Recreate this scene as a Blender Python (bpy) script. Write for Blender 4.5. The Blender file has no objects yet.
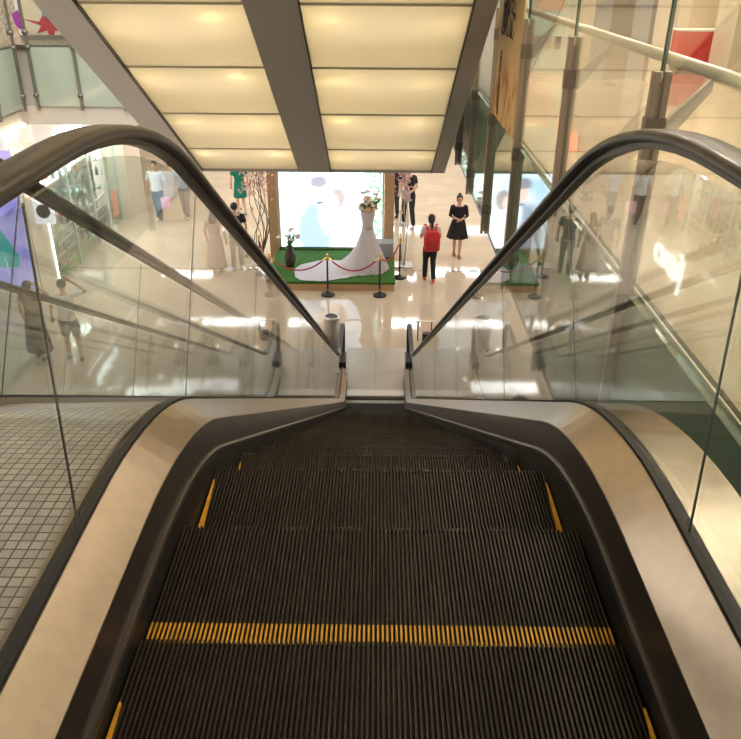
import bpy, bmesh, math, random
from mathutils import Vector, Matrix
random.seed(7)
R = math.radians
sc = bpy.context.scene
COL = sc.collection
TAN = math.tan(R(30))
ZL = -5.55                     # lower floor
Y0 = 1.76                      # where the incline line meets the upper level
YB = Y0 + 5.55 / TAN

# ------------------------------------------------------------------ materials
MATS = {}
def nt(m): return m.node_tree.nodes, m.node_tree.links
def mat(name, col, rough=.5, metal=0., emit=None, es=1., coat=0., spec=.5, noise=0., nscale=8., bump=0.):
    if name in MATS: return MATS[name]
    m = bpy.data.materials.new(name); m.use_nodes = True
    N, L = nt(m); b = N['Principled BSDF']
    c = tuple(col) + (1,)
    b.inputs['Base Color'].default_value = c
    b.inputs['Roughness'].default_value = rough
    b.inputs['Metallic'].default_value = metal
    b.inputs['Coat Weight'].default_value = coat
    b.inputs['Coat Roughness'].default_value = .05
    b.inputs['Specular IOR Level'].default_value = spec
    if emit:
        b.inputs['Emission Color'].default_value = tuple(emit) + (1,)
        b.inputs['Emission Strength'].default_value = es
    if noise or bump:
        tc = N.new('ShaderNodeTexCoord'); n = N.new('ShaderNodeTexNoise')
        n.inputs['Scale'].default_value = nscale; n.inputs['Detail'].default_value = 4
        L.new(tc.outputs['Object'], n.inputs['Vector'])
        if noise:
            r = N.new('ShaderNodeValToRGB')
            r.color_ramp.elements[0].position = .3; r.color_ramp.elements[1].position = .7
            r.color_ramp.elements[0].color = tuple(x * (1 - noise) for x in col) + (1,)
            r.color_ramp.elements[1].color = tuple(min(1, x * (1 + noise)) for x in col) + (1,)
            L.new(n.outputs['Fac'], r.inputs['Fac']); L.new(r.outputs['Color'], b.inputs['Base Color'])
        if bump:
            bp = N.new('ShaderNodeBump'); bp.inputs['Strength'].default_value = bump; bp.inputs['Distance'].default_value = .01
            L.new(n.outputs['Fac'], bp.inputs['Height']); L.new(bp.outputs['Normal'], b.inputs['Normal'])
    MATS[name] = m; return m

def glass(name, tint=(.93, .96, .94), ior=1.5, haze=0., hazecol=(.7, .72, .7), rough=0.):
    if name in MATS: return MATS[name]
    m = bpy.data.materials.new(name); m.use_nodes = True
    N, L = nt(m); N.clear()
    out = N.new('ShaderNodeOutputMaterial'); tr = N.new('ShaderNodeBsdfTransparent'); gl = N.new('ShaderNodeBsdfGlossy')
    tr.inputs[0].default_value = tint + (1,); gl.inputs['Roughness'].default_value = rough
    geo = N.new('ShaderNodeNewGeometry'); mr = N.new('ShaderNodeMapRange')
    mr.inputs['To Min'].default_value = ior; mr.inputs['To Max'].default_value = 1 / ior
    L.new(geo.outputs['Backfacing'], mr.inputs['Value'])
    fr = N.new('ShaderNodeFresnel'); L.new(mr.outputs['Result'], fr.inputs['IOR'])
    mx = N.new('ShaderNodeMixShader'); L.new(fr.outputs[0], mx.inputs[0]); L.new(gl.outputs[0], mx.inputs[2])
    if haze:
        df = N.new('ShaderNodeBsdfDiffuse'); df.inputs[0].default_value = hazecol + (1,)
        m2 = N.new('ShaderNodeMixShader'); m2.inputs[0].default_value = haze
        L.new(tr.outputs[0], m2.inputs[1]); L.new(df.outputs[0], m2.inputs[2]); L.new(m2.outputs[0], mx.inputs[1])
    else: L.new(tr.outputs[0], mx.inputs[1])
    L.new(mx.outputs[0], out.inputs[0])
    MATS[name] = m; return m

def brickmat(name, c1, c2, mortar, w, h, ms, rough, offset=0., coat=0., metal=0., bias=0., vec=None, spec=.5, roughm=None, marble=0., sparkle=False):
    m = bpy.data.materials.new(name); m.use_nodes = True
    N, L = nt(m); b = N['Principled BSDF']
    tc = N.new('ShaderNodeTexCoord'); br = N.new('ShaderNodeTexBrick')
    src = tc.outputs['UV'] if vec == 'UV' else tc.outputs['Object']
    L.new(src, br.inputs['Vector'])
    br.offset = offset; br.squash = 1
    br.inputs['Scale'].default_value = 1
    br.inputs['Color1'].default_value = c1 + (1,); br.inputs['Color2'].default_value = c2 + (1,); br.inputs['Mortar'].default_value = mortar + (1,)
    br.inputs['Brick Width'].default_value = w; br.inputs['Row Height'].default_value = h
    br.inputs['Mortar Size'].default_value = ms; br.inputs['Mortar Smooth'].default_value = .1; br.inputs['Bias'].default_value = bias
    colout = br.outputs['Color']
    if marble:
        n = N.new('ShaderNodeTexNoise'); n.inputs['Scale'].default_value = .9; n.inputs['Detail'].default_value = 8; n.inputs['Distortion'].default_value = 1.2
        L.new(src, n.inputs['Vector'])
        mx = N.new('ShaderNodeMix'); mx.data_type = 'RGBA'; mx.blend_type = 'MULTIPLY'; mx.inputs[0].default_value = marble
        rp = N.new('ShaderNodeValToRGB'); rp.color_ramp.elements[0].position = .35; rp.color_ramp.elements[1].position = .62
        rp.color_ramp.elements[0].color = (.72, .68, .62, 1); rp.color_ramp.elements[1].color = (1, 1, 1, 1)
        L.new(n.outputs['Fac'], rp.inputs['Fac']); L.new(colout, mx.inputs[6]); L.new(rp.outputs['Color'], mx.inputs[7]); colout = mx.outputs[2]
    L.new(colout, b.inputs['Base Color'])
    b.inputs['Roughness'].default_value = rough; b.inputs['Coat Weight'].default_value = coat; b.inputs['Coat Roughness'].default_value = .04
    b.inputs['Metallic'].default_value = metal; b.inputs['Specular IOR Level'].default_value = spec
    MATS[name] = m; return m

M_steel = mat('brushed_stainless', (.46, .39, .32), .28, 1., noise=.05, nscale=30)
M_steel2 = mat('satin_steel', (.62, .6, .58), .3, 1.)
M_bronze = mat('dark_bronze_panel', (.085, .07, .06), .35, .6)
M_mould = mat('moulding_metal', (.15, .13, .115), .35, .8)
M_skirt = mat('black_skirt', (.012, .011, .010), .55, .1)
M_step = mat('dark_aluminium_cleats', (.062, .05, .042), .5, .5, noise=.25, nscale=14)
M_step2 = mat('step_groove', (.008, .007, .006), .8)
M_yellow = mat('yellow_paint', (.72, .36, .02), .5, noise=.2, nscale=40)
M_rubber = mat('black_rubber_rail', (.02, .016, .014), .38, 0., coat=.12)
M_track = mat('rail_track_metal', (.09, .08, .072), .4, .8)
M_gasket = mat('black_gasket', (.012, .012, .012), .5)
M_glass = glass('balustrade_glass', (.955, .975, .965), haze=.012)
M_clear = glass('railing_glass', (.96, .985, .97), haze=.006)
M_shopglass = glass('shop_glass', (.93, .98, .96), haze=.015)
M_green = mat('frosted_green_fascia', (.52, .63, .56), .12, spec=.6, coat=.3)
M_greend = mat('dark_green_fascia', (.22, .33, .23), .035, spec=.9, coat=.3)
M_edge = mat('green_glass_edge', (.02, .12, .075), .2)
M_white = mat('white_plaster', (.82, .79, .75), .6)
M_offw = mat('cream_panel', (.78, .70, .58), .4)
M_cream = mat('cream_stone', (.72, .6, .44), .25, coat=.3, noise=.08, nscale=3)
M_clad = mat('pale_grey_cladding', (.5, .49, .48), .45)
M_beam = mat('grey_taupe_cladding', (.50, .47, .45), .5)
M_black = mat('black_metal', (.015, .015, .016), .35)
M_brass = mat('polished_brass', (.83, .55, .2), .2, 1.)
M_post = mat('bronze_steel_post', (.42, .34, .26), .4, .4)
M_postc = mat('grey_steel_post', (.27, .27, .25), .4, .7)
M_pipe = mat('satin_pipe', (.72, .66, .56), .28, .6)
M_mosaic = brickmat('grey_mosaic', (.80, .75, .66), (.62, .57, .49), (.18, .155, .125), .026, .026, .0018, .3, 0., coat=.3, vec='UV')
M_floor = brickmat('polished_cream_tile', (.71, .585, .44), (.65, .545, .42), (.58, .50, .41), .8, .8, .003, .055, 0., coat=.2, marble=.3)
M_floorup = brickmat('polished_tan_tile', (.60, .47, .33), (.54, .43, .30), (.38, .3, .22), .9, .9, .004, .025, 0., coat=.2, marble=.35)
M_plate = brickmat('landing_plate_steel', (.58, .53, .45), (.54, .49, .42), (.34, .30, .25), 5., .03, .004, .35, 0., metal=.5)
M_grass = mat('green_turf_carpet', (.045, .15, .02), .95, noise=.45, nscale=60, bump=.6)
M_wood = mat('tan_laminate', (.55, .35, .19), .5, noise=.08, nscale=6)
M_tulle = mat('white_tulle', (.60, .56, .59), .7, noise=.06, nscale=40)
M_satin = mat('white_satin', (.62, .58, .58), .4)
M_red = mat('red_velvet', (.42, .02, .025), .7)
M_redc = mat('red_canvas', (.62, .03, .03), .6)
M_pink = mat('pale_pink_blossom', (.78, .48, .44), .7, noise=.25, nscale=9)
M_twig = mat('dark_twig', (.1, .075, .06), .7)
M_twigw = mat('pale_twig', (.6, .57, .53), .6)
M_leaf = mat('green_leaf', (.05, .16, .05), .5)
M_petal = mat('cream_petal', (.85, .78, .66), .6)
M_peach = mat('peach_petal', (.8, .5, .36), .6)
M_vase = mat('dark_brown_ceramic', (.05, .035, .03), .3)
M_grey = mat('grey_fabric_box', (.33, .32, .33), .6)

# ------------------------------------------------------------------ mesh helpers
class MB:
    def __init__(s): s.bm = bmesh.new(); s.uv = None
    def box(s, x0, x1, y0, y1, z0, z1):
        v = [s.bm.verts.new((x, y, z)) for x in (x0, x1) for y in (y0, y1) for z in (z0, z1)]
        for f in ((0,1,3,2),(4,6,7,5),(0,4,5,1),(2,3,7,6),(0,2,6,4),(1,5,7,3)):
            s.bm.faces.new([v[i] for i in f])
        return s
    def prism(s, pts, axis, a, b):
        def mk(p, q, t):
            return {'x': (t, p, q), 'y': (p, t, q), 'z': (p, q, t)}[axis]
        A = [s.bm.verts.new(mk(p, q, a)) for p, q in pts]; B = [s.bm.verts.new(mk(p, q, b)) for p, q in pts]
        n = len(pts)
        s.bm.faces.new(A); s.bm.faces.new(B[::-1])
        for i in range(n): s.bm.faces.new((A[i], A[(i+1) % n], B[(i+1) % n], B[i]))
        return s
    def loft(s, rings, closed=True, cap=True):
        V = [[s.bm.verts.new(p) for p in r] for r in rings]
        n = len(V[0]); m = n if closed else n - 1
        for a, b in zip(V, V[1:]):
            for i in range(m): s.bm.faces.new((a[i], a[(i+1) % n], b[(i+1) % n], b[i]))
        if cap and closed:
            s.bm.faces.new(V[0][::-1]); s.bm.faces.new(V[-1])
        return s
    def tube(s, pts, r, n=8, cap=True):
        pts = [Vector(p) for p in pts]
        rr = r if isinstance(r, (list, tuple)) else [r] * len(pts)
        rings = []
        for i, p in enumerate(pts):
            t = (pts[min(i+1, len(pts)-1)] - pts[max(i-1, 0)])
            if t.length < 1e-9: t = Vector((0,0,1))
            t.normalize()
            up = Vector((0, 1, 0)) if abs(t.y) < .9 else Vector((0, 0, 1))
            u = up.cross(t).normalized() if False else t.cross(up).normalized(); v = t.cross(u).normalized()
            a, b = rr[i] if isinstance(rr[i], tuple) else (rr[i], rr[i])
            rings.append([p + u * a * math.cos(2*math.pi*k/n) + v * b * math.sin(2*math.pi*k/n) for k in range(n)])
        return s.loft(rings, True, cap)
    def lathe(s, prof, c=(0,0,0), n=24, fold=0, fn=12):
        rings = []
        for r, z in prof:
            rings.append([(c[0] + r*math.cos(2*math.pi*k/n)*(1+fold*math.cos(fn*2*math.pi*k/n)), c[1] + r*math.sin(2*math.pi*k/n)*(1+fold*math.cos(fn*2*math.pi*k/n)), c[2] + z) for k in range(n)])
        return s.loft(rings)
    def ball(s, c, r, n=8, sc_=(1,1,1)):
        rings = []
        for i in range(1, n):
            a = math.pi*i/n
            rings.append([(c[0]+r*sc_[0]*math.sin(a)*math.cos(2*math.pi*k/(2*n)), c[1]+r*sc_[1]*math.sin(a)*math.sin(2*math.pi*k/(2*n)), c[2]+r*sc_[2]*math.cos(a)) for k in range(2*n)])
        return s.loft(rings)
    def build(s, name, m, parent=None, smooth=False, kind=None, loc=None):
        bmesh.ops.recalc_face_normals(s.bm, faces=s.bm.faces)
        me = bpy.data.meshes.new(name); s.bm.to_mesh(me); s.bm.free()
        if m: me.materials.append(m)
        if smooth:
            for p in me.polygons: p.use_smooth = True
        o = bpy.data.objects.new(name, me); COL.objects.link(o)
        if parent: o.parent = parent
        if kind: o['kind'] = kind
        if loc: o.location = loc
        return o
def tag(o, label, cat, group=None):
    o['label'] = label; o['category'] = cat
    if group: o['group'] = group
    return o
def thing(name, label, cat, loc=(0,0,0), rz=0, group=None):
    o = bpy.data.objects.new(name, None); COL.objects.link(o); o.empty_display_size = .1
    o.location = loc; o.rotation_euler = (0, 0, rz)
    return tag(o, label, cat, group)
def kids(o): return [c for c in bpy.data.objects if c.parent == o]
def dup(o, loc=None, rz=None, label=None, parent=None):
    c = o.copy(); COL.objects.link(c)
    if parent: c.parent = parent
    if loc is not None: c.location = loc
    if rz is not None: c.rotation_euler = (0, 0, rz)
    if label: c['label'] = label
    for k in kids(o): dup(k, parent=c)
    return c
def bevel(o, w, seg=2):
    md = o.modifiers.new('bevel', 'BEVEL'); md.width = w; md.segments = seg; md.limit_method = 'ANGLE'
    return o
def text(name, body, size, m, M, parent=None, ext=.008, scale=(1,1,1), align='CENTER', bold=0.):
    cu = bpy.data.curves.new(name, 'FONT'); cu.body = body; cu.size = size; cu.extrude = ext; cu.offset = bold
    cu.align_x = align; cu.align_y = 'CENTER'; cu.materials.append(m)
    o = bpy.data.objects.new(name, cu); COL.objects.link(o)
    dg = bpy.context.evaluated_depsgraph_get(); me = bpy.data.meshes.new_from_object(o.evaluated_get(dg))
    bpy.data.objects.remove(o); me.name = name; me.materials.clear(); me.materials.append(m)
    o = bpy.data.objects.new(name, me); COL.objects.link(o)
    o.matrix_world = M @ Matrix.Diagonal(Vector(scale + (1,)))
    if parent: o.parent = parent
    return o
def frame(origin, xdir, ydir):
    x = Vector(xdir).normalized(); y = Vector(ydir).normalized(); z = x.cross(y)
    m = Matrix((x, y, z)).transposed().to_4x4(); m.translation = Vector(origin); return m

# ------------------------------------------------------------------ escalator profile
def path(hf, hi=None, hb=None, Rt=1.7, Rb=1.7, ya=-1.2, yb=12.6, n=10):
    """flat at hf, incline with vertical offset hi, bottom flat at ZL+hb; fillets between"""
    hi = hf if hi is None else hi; hb = hf if hb is None else hb
    c1 = Y0 + (hi - hf) / TAN; c2 = YB + (hi - hb) / TAN
    t1, t2 = Rt * math.tan(R(15)), Rb * math.tan(R(15))
    pts = []
    for k in range(6): pts.append((ya + (c1 - t1 - ya) * k / 6, hf))
    for k in range(n + 1):
        a = R(30) * k / n
        pts.append((c1 - t1 + Rt * math.sin(a), hf - Rt * (1 - math.cos(a))))
    ys, ye = c1 + t1 * math.cos(R(30)), c2 - t2 * math.cos(R(30))
    for k in range(1, 12):
        y = ys + (ye - ys) * k / 12; pts.append((y, hi - TAN * (y - Y0)))
    for k in range(n + 1):
        a = R(30) * (1 - k / n)
        pts.append((c2 + t2 - Rb * math.sin(a), ZL + hb + Rb * (1 - math.cos(a))))
    for k in range(1, 7): pts.append((c2 + t2 + (yb - c2 - t2) * k / 6, ZL + hb))
    return pts
def zat(P, y):
    for (a, b), (c, d) in zip(P, P[1:]):
        if a <= y <= c: return b + (d - b) * (y - a) / max(1e-9, c - a)
    return P[0][1] if y < P[0][0] else P[-1][1]

def sweep(sec, name, m, parent, s, ya=-1.2, yb=12.6, closed=True, smooth=False):
    """sec: list of (x, h_flat, h_incline)"""
    Ps = []
    for x, hf, hi in sec:
        Ps.append([(s * x, y, z) for y, z in path(hf, hi, hf, 1.5 + .5 * hf, 1.9 - .6 * hf, ya, yb)])
    rings = list(zip(*Ps))
    return MB().loft([list(r) for r in rings], closed).build(name, m, parent, smooth)

# a step: cleated tread and riser
def cleat_section(n=100, w=1.0, gd=.011):
    pitch = w / n; pts = []
    for i in range(n):
        x = -w/2 + i * pitch
        pts += [(x + .0012, 0), (x + .0052, 0), (x + .0066, -gd), (x + pitch - .0002, -gd)]
    return pts
def step_mesh():
    mb = MB(); S = cleat_section()
    r = [[(x, 0.004, z) for x, z in S], [(x, .396, z) for x, z in S]]
    mb.loft(r, closed=False)
    # riser (ribbed) on the lower side
    r = [[(x, .398 + z * .7, -.006) for x, z in S], [(x, .392 + z * .7, -.1) for x, z in S], [(x, .372 + z * .7, -.215) for x, z in S]]
    mb.loft(r, closed=False)
    mb.box(-.5, .5, .004, .385, -.055, -.0125)
    return mb
def tread_color():
    # dark brown throughout, tone varied at random by noise
    m = bpy.data.materials.new('step_tread'); m.use_nodes = True
    N, L = nt(m); b = N['Principled BSDF']
    b.inputs['Roughness'].default_value = .5; b.inputs['Metallic'].default_value = .4
    tc = N.new('ShaderNodeTexCoord'); n = N.new('ShaderNodeTexNoise'); n.inputs['Scale'].default_value = 6
    L.new(tc.outputs['Object'], n.inputs['Vector'])
    rp = N.new('ShaderNodeValToRGB'); rp.color_ramp.elements[0].color = (.029, .021, .016, 1); rp.color_ramp.elements[1].color = (.050, .036, .026, 1)
    L.new(n.outputs['Fac'], rp.inputs['Fac']); L.new(rp.outputs['Color'], b.inputs['Base Color'])
    return m
M_tread = tread_color()

def make_escalator(name, label, x0, front):
    t = thing(name, label, 'escalator', (x0, 0, 0))
    SP = path(0, 0, 0, 1.6, 1.9)
    base = None; yn = 1.16 - .4 * 5
    i = -5
    while yn + .4 < 11.85:
        z = zat(SP, yn + .4)
        if base is None: base = step_mesh().build('step', M_tread, t); st = base
        else: st = base.copy(); COL.objects.link(st); st.parent = t
        st.location = (0, yn, z - (.012 if i == 0 else 0))
        if front:
            if i == 0:
                mb = MB(); S = cleat_section()
                for k in range(100):
                    x = -.5 + k * .01
                    mb.box(x + .0010, x + .0054, .0, .068, -.010, .0014)
                mb.build('yellow_demarcation_line', M_yellow, st)
            elif i in (-1, 1, 2):
                ln = .24 if i == -1 else .33
                for s in (-1, 1):
                    mb = MB(); mb.prism([(s*.4995, .006), (s*.4985, ln), (s*.494, ln), (s*.479, .006)], 'z', -.01, .0018)
                    mb.build('yellow_side_strip', M_yellow, st)
        yn += .4; i += 1
    for s in (-1, 1):
        sweep([(.506, -.2, -.2), (.506, .035, .032), (.516, .035, .032), (.516, -.2, -.2)], 'skirt_panel', M_skirt, t, s, yb=12.2)
        sweep([(.504, .036, .034), (.504, .054, .049), (.509, .062, .056), (.517, .062, .056), (.517, .036, .034)], 'skirt_moulding', M_mould, t, s, yb=12.3, smooth=False)
        sweep([(.514, .062, .056), (.522, .155, .153), (.56, .155, .153), (.56, .062, .056)], 'inner_deck_panel', M_bronze, t, s, yb=12.35)
        sweep([(.518, .155, .153), (.519, .159, .157), (.596, .236, .225), (.60, .236, .225), (.60, .15, .15)], 'stainless_inner_deck', M_steel, t, s, yb=12.6)
        sweep([(.598, .15, .15), (.598, .245, .233), (.628, .245, .233), (.628, .15, .15)], 'glass_gasket', M_gasket, t, s, yb=12.6)
        ow = .77 if (front and s > 0) else .645
        sweep([(.628, .15, .15), (.628, .232, .222), (ow, .232, .222), (ow, .15, .15)], 'outer_deck', M_steel, t, s, yb=12.6)
        # glass panels
        D = path(.2, .19, .2, 1.6, 1.8); Rl = path(.915, 1.02, .925, 1.95, 1.35)
        jb = [(-1.2, -1.2), (.1, .1), (1.22, 1.27), (2.1, 2.5)]
        b = 3.25
        while b < 10.2: jb.append((b, b + .40)); b += 1.9
        jb += [(11.6, 11.75), (12.75, 12.9)]
        for (b0, t0), (b1, t1) in zip(jb, jb[1:]):
            n = 14; g = .003; low = []; top = []
            for k in range(n + 1):
                f = k / n; yb_ = b0 + g + (b1 - b0 - 2*g) * f; yt = t0 + g + (t1 - t0 - 2*g) * f
                low.append((yb_, zat(D, yb_))); top.append((yt, zat(Rl, yt) - .03))
            mb = MB()
            for xa in (s*.606, s*.616):
                A = [mb.bm.verts.new((xa, y, z)) for y, z in low]; B = [mb.bm.verts.new((xa, y, z)) for y, z in top]
                for k in range(n): mb.bm.faces.new((A[k], A[k+1], B[k+1], B[k]))
                if xa == s*.606: A0, B0 = A, B
            for k in range(n):
                mb.bm.faces.new((A0[k], A0[k+1], A[k+1], A[k])); mb.bm.faces.new((B0[k], B0[k+1], B[k+1], B[k]))
            for e in (0, n): mb.bm.faces.new((A0[e], B0[e], B[e], A[e]))
            o = mb.build('glass_panel', M_glass, t)
            # the thin dark joint between neighbouring panes
            if b0 > -1:
                MB().prism([(b0 - .0025, zat(D, b0) + .04), (b0 + .0025, zat(D, b0) + .04), (t0 + .0025, zat(Rl, t0) - .03), (t0 - .0025, zat(Rl, t0) - .03)], 'x', s*.6095, s*.6125).build('joint_seal', mat('joint_grey', (.1, .1, .09), .5), t)
        # handrail with newel ends
        P = path(.935, 1.045, .945, 1.95, 1.35, -1.0, 12.75)
        top = [(y, z) for y, z in P]
        rn = .34
        nb = [(12.75 + rn * math.sin(a), ZL + .945 - rn + rn * math.cos(a)) for a in [R(12*k) for k in range(1, 15)]]
        nt_ = [(-1.0 - rn * math.sin(a), .935 - rn + rn * math.cos(a)) for a in [R(12*k) for k in range(1, 15)]]
        full = nt_[::-1] + top + nb
        def sect(w, a, b, k=14):   # rounded C of width w, from a (below) to b (above)
            return [(w * math.copysign(abs(math.cos(q))**.6, math.cos(q)), (a+b)/2 + (b-a)/2 * math.copysign(abs(math.sin(q))**.8, math.sin(q))) for q in [2*math.pi*j/k for j in range(k)]]
        for nm, sec_, mm in (('handrail', sect(.038, -.012, .018, 16), M_rubber), ('handrail_track', [(-.014, -.026), (-.014, -.01), (.014, -.01), (.014, -.026)], M_track)):
            rings = []
            for k, (y, z) in enumerate(full):
                a = full[max(k-1, 0)]; c = full[min(k+1, len(full)-1)]
                ty, tz = c[0]-a[0], c[1]-a[1]; l = math.hypot(ty, tz); ny, nz = -tz/l, ty/l
                rings.append([(s*(.611) + p, y + ny*q, z + nz*q) for p, q in sec_])
            MB().loft(rings).build(nm, mm, t, smooth=(nm == 'handrail'))
        # rounded glass end + inlet
        for yc, z0, sg in ((12.75, ZL, 1), (-1.0, 0, -1)):
            arc = [(yc + sg * (rn-.03) * math.sin(R(12*k)), z0 + .94 - rn + (rn-.03) * math.cos(R(12*k))) for k in range(0, 14)]
            MB().prism([(yc, z0 + .93)] + arc[1:] + [(yc + sg*.02, z0 + .24)], 'x', s*.606, s*.616).build('newel_glass', M_glass, t)
        o = MB().box(s*.611 - .07, s*.611 + .07, 12.5, 12.95, ZL + .04, ZL + .33).build('handrail_inlet', M_bronze, t); bevel(o, .02)
        MB().box(s*.611 - .07, s*.611 + .09, 12.3, 12.7, ZL, ZL + .2).build('newel_base', M_steel2, t)
    # truss cladding under the deck
    up = path(.15, .15, .15, 1.6, 1.7, -1.2, 12.3); dn = path(-.3, -.95, -.02, 1.0, 2., -1.2, 12.3)
    A = [(y, z) for y, z in up]; B = [(y, z) for y, z in dn]
    for s in (-1, 1):
        rings = [[(s*.635, y, z), (s*.645, y, z), (s*.645, y2, z2), (s*.635, y2, z2)] for (y, z), (y2, z2) in zip(A, B)]
        MB().loft(rings).build('side_cladding', M_clad, t)
    rings = [[(-.63, y2, z2), (.63, y2, z2), (.63, y2, z2 + .02), (-.63, y2, z2 + .02)] for y2, z2 in B]
    MB().loft(rings).build('underside_cladding', M_clad, t)
    # comb plate
    mb = MB()
    for k in range(50): mb.box(-.5 + k*.02 + .004, -.5 + k*.02 + .012, 11.74, 11.83, ZL + .001, ZL + .012)
    mb.build('comb', mat('worn_yellow_comb', (.3, .22, .1), .5), t)
    MB().box(-.52, .52, 11.83, 12.05, ZL - .02, ZL + .012).build('comb_plate', M_steel2, t)
    return t
esc = make_escalator('escalator', 'dark-stepped escalator going down in the middle, yellow line across one step', 0, True)
esc2 = make_escalator('escalator', 'neighbouring escalator left of the grey mosaic strip, parallel to the middle one', -1.8, False)

# mosaic infill between the two escalators
mb = MB(); up = path(.205, .2, .03, 1.6, 1.7, -1.2, 12.6); uvl = mb.bm.loops.layers.uv.new('UVMap')
acc = 0; Vp = None; dist = [0]
for (a, b), (c, d) in zip(up, up[1:]): dist.append(dist[-1] + math.hypot(c-a, d-b))
rows = []
for (y, z), s in zip(up, dist):
    rows.append((mb.bm.verts.new((-1.15, y, z)), mb.bm.verts.new((-.65, y, z)), mb.bm.verts.new((-1.15, y, z - .06)), mb.bm.verts.new((-.65, y, z - .06)), s))
for a, b in zip(rows, rows[1:]):
    f = mb.bm.faces.new((a[0], a[1], b[1], b[0]))
    for lp, uv in zip(f.loops, ((0, a[4]), (.5, a[4]), (.5, b[4]), (0, b[4]))): lp[uvl].uv = uv
    mb.bm.faces.new((a[2], b[2], b[3], a[3])); mb.bm.faces.new((a[0], b[0], b[2], a[2])); mb.bm.faces.new((a[1], a[3], b[3], b[1]))
o = mb.build('mosaic_infill', M_mosaic, None); tag(o, 'sloping grey mosaic strip between the two escalators, left of the stainless deck', 'mosaic strip')

# landing plate
o = MB().box(-2.55, 1.0, 12.06, 13.75, ZL - .02, ZL + .004).build('landing_plate', M_plate, None)
tag(o, 'ribbed grey steel landing plate on the floor at the foot of the escalators', 'floor plate')

# ------------------------------------------------------------------ setting
def struct(name, mb, m, smooth=False): return mb.build(name, m, None, smooth, 'structure')
EX, EY, LX = 1.10, 13.3, -5.8            # edges of the opening in the upper floor
struct('floor', MB().box(-16, 9, 11.7, 42, ZL - .3, ZL).box(-16, 9, -4, 11.7, ZL - 1.2, ZL - .9).box(-16, -2.55, 6, 11.7, ZL - .3, ZL).box(.75, 9, 2, 11.7, ZL - .3, ZL), M_floor)
struct('floor_upper', MB().box(EX + .03, 9, -3, EY, -.08, 0).box(-16, LX - .03, -3, EY, -.08, 0).box(-16, 9, EY + .03, 30, -.08, 0).box(-5.5, -2.6, -3, -.9, -.08, 0).box(-2.6, 1.16, -3, -1.25, -.08, 0), M_floorup)
slab = MB().box(EX + .05, 9, -3, EY, -1.15, -.08).box(-16, LX - .05, -3, EY, -1.15, -.08).box(-16, 9, EY + .05, 42, -1.15, -.08)
struct('ceiling', slab, M_white)
struct('wall_back', MB().box(-16, 9, 41.8, 42, ZL, -1.15), M_offw)
struct('wall_right', MB().box(8.8, 9, -3, 42, ZL, -1.15), M_cream)
struct('ceiling_upper', MB().box(EX + .4, 9, -3, 24, 4.3, 4.6).box(-16, LX - .4, -3, 24, 4.3, 4.6).box(-16, 9, 13.8, 30, 4.3, 4.6), M_white)
# white fascia band below green glass
struct('trim_1', MB().box(LX - .06, EX, EY - .02, EY + .05, -1.22, -.92).box(LX - .1, LX - .02, -1, EY + .05, -1.22, -.98), M_white)
struct('trim_2', MB().box(EX - .004, EX + .004, -1, EY + .02, -.012, .004), M_pipe)
struct('trim_3', MB().box(LX, EX, EY - .03, EY + .03, -.03, .012).box(LX - .03, LX + .03, -1, EY, -.03, .012), M_postc)
# warm cove light under the left wing of the slab
o = MB().box(LX - .02, LX + .03, 6, EY - .25, -1.2, -1.16).build('cove_light', mat('warm_led', (1, .9, .7), .5, emit=(1, .75, .45), es=5), None)
tag(o, 'warm cove light strip running along the lower edge of the left upper floor', 'light strip')
# dotted inlay across the lower floor
mb = MB(); x = -8.
while x < 1.6 or x < 6: mb.box(x, x + .11, 18.05, 18.13, ZL, ZL + .0015); x += .17
struct('trim_4', mb, mat('brown_inlay', (.2, .14, .08), .3))

# right upper floor wall with shop fronts
WX = 4.3
struct('wall_shops', MB().box(WX + .25, WX + .4, -3, 24, 0, 4.3), M_offw)
struct('wall_end', MB().box(EX + 2.6, WX + .3, 23, 23.2, 0, 4.3), M_offw)
def col(y0, y1, m, label):
    o = bevel(MB().box(WX - .15, WX + .3, y0, y1, 0, 4.2).build('pillar', m, None), .01); tag(o, label, 'pillar')
col(15.2, 16.4, mat('taupe_stone', (.2, .17, .145), .3, coat=.3), 'dark taupe stone pillar on the right upper floor, farther of the pair')
col(13.0, 13.9, mat('grey_stone', (.26, .24, .23), .3, coat=.3), 'dark grey stone pillar beside the cream pillar on the right upper floor')
col(11.4, 12.8, M_cream, 'cream stone pillar between the grey pillar and the red counter')
col(9.9, 10.5, M_cream, 'cream stone pillar right of the red counter on the upper floor')
col(17.5, 20, M_offw, 'wide cream pillar at the far end of the right upper floor')
# red counter
t = thing('display_counter', 'red display counter against the right upper floor wall between cream pillars', 'counter', (WX - .15, 10.95, 0))
bevel(MB().box(-.3, .25, -.13, .13, .06, .46).build('body', M_redc, t), .01)
MB().box(-.31, .26, -.14, .14, .46, .48).build('top', M_white, t)
MB().box(-.28, .2, -.11, .11, 0, .06).build('plinth', M_black, t)
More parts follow.
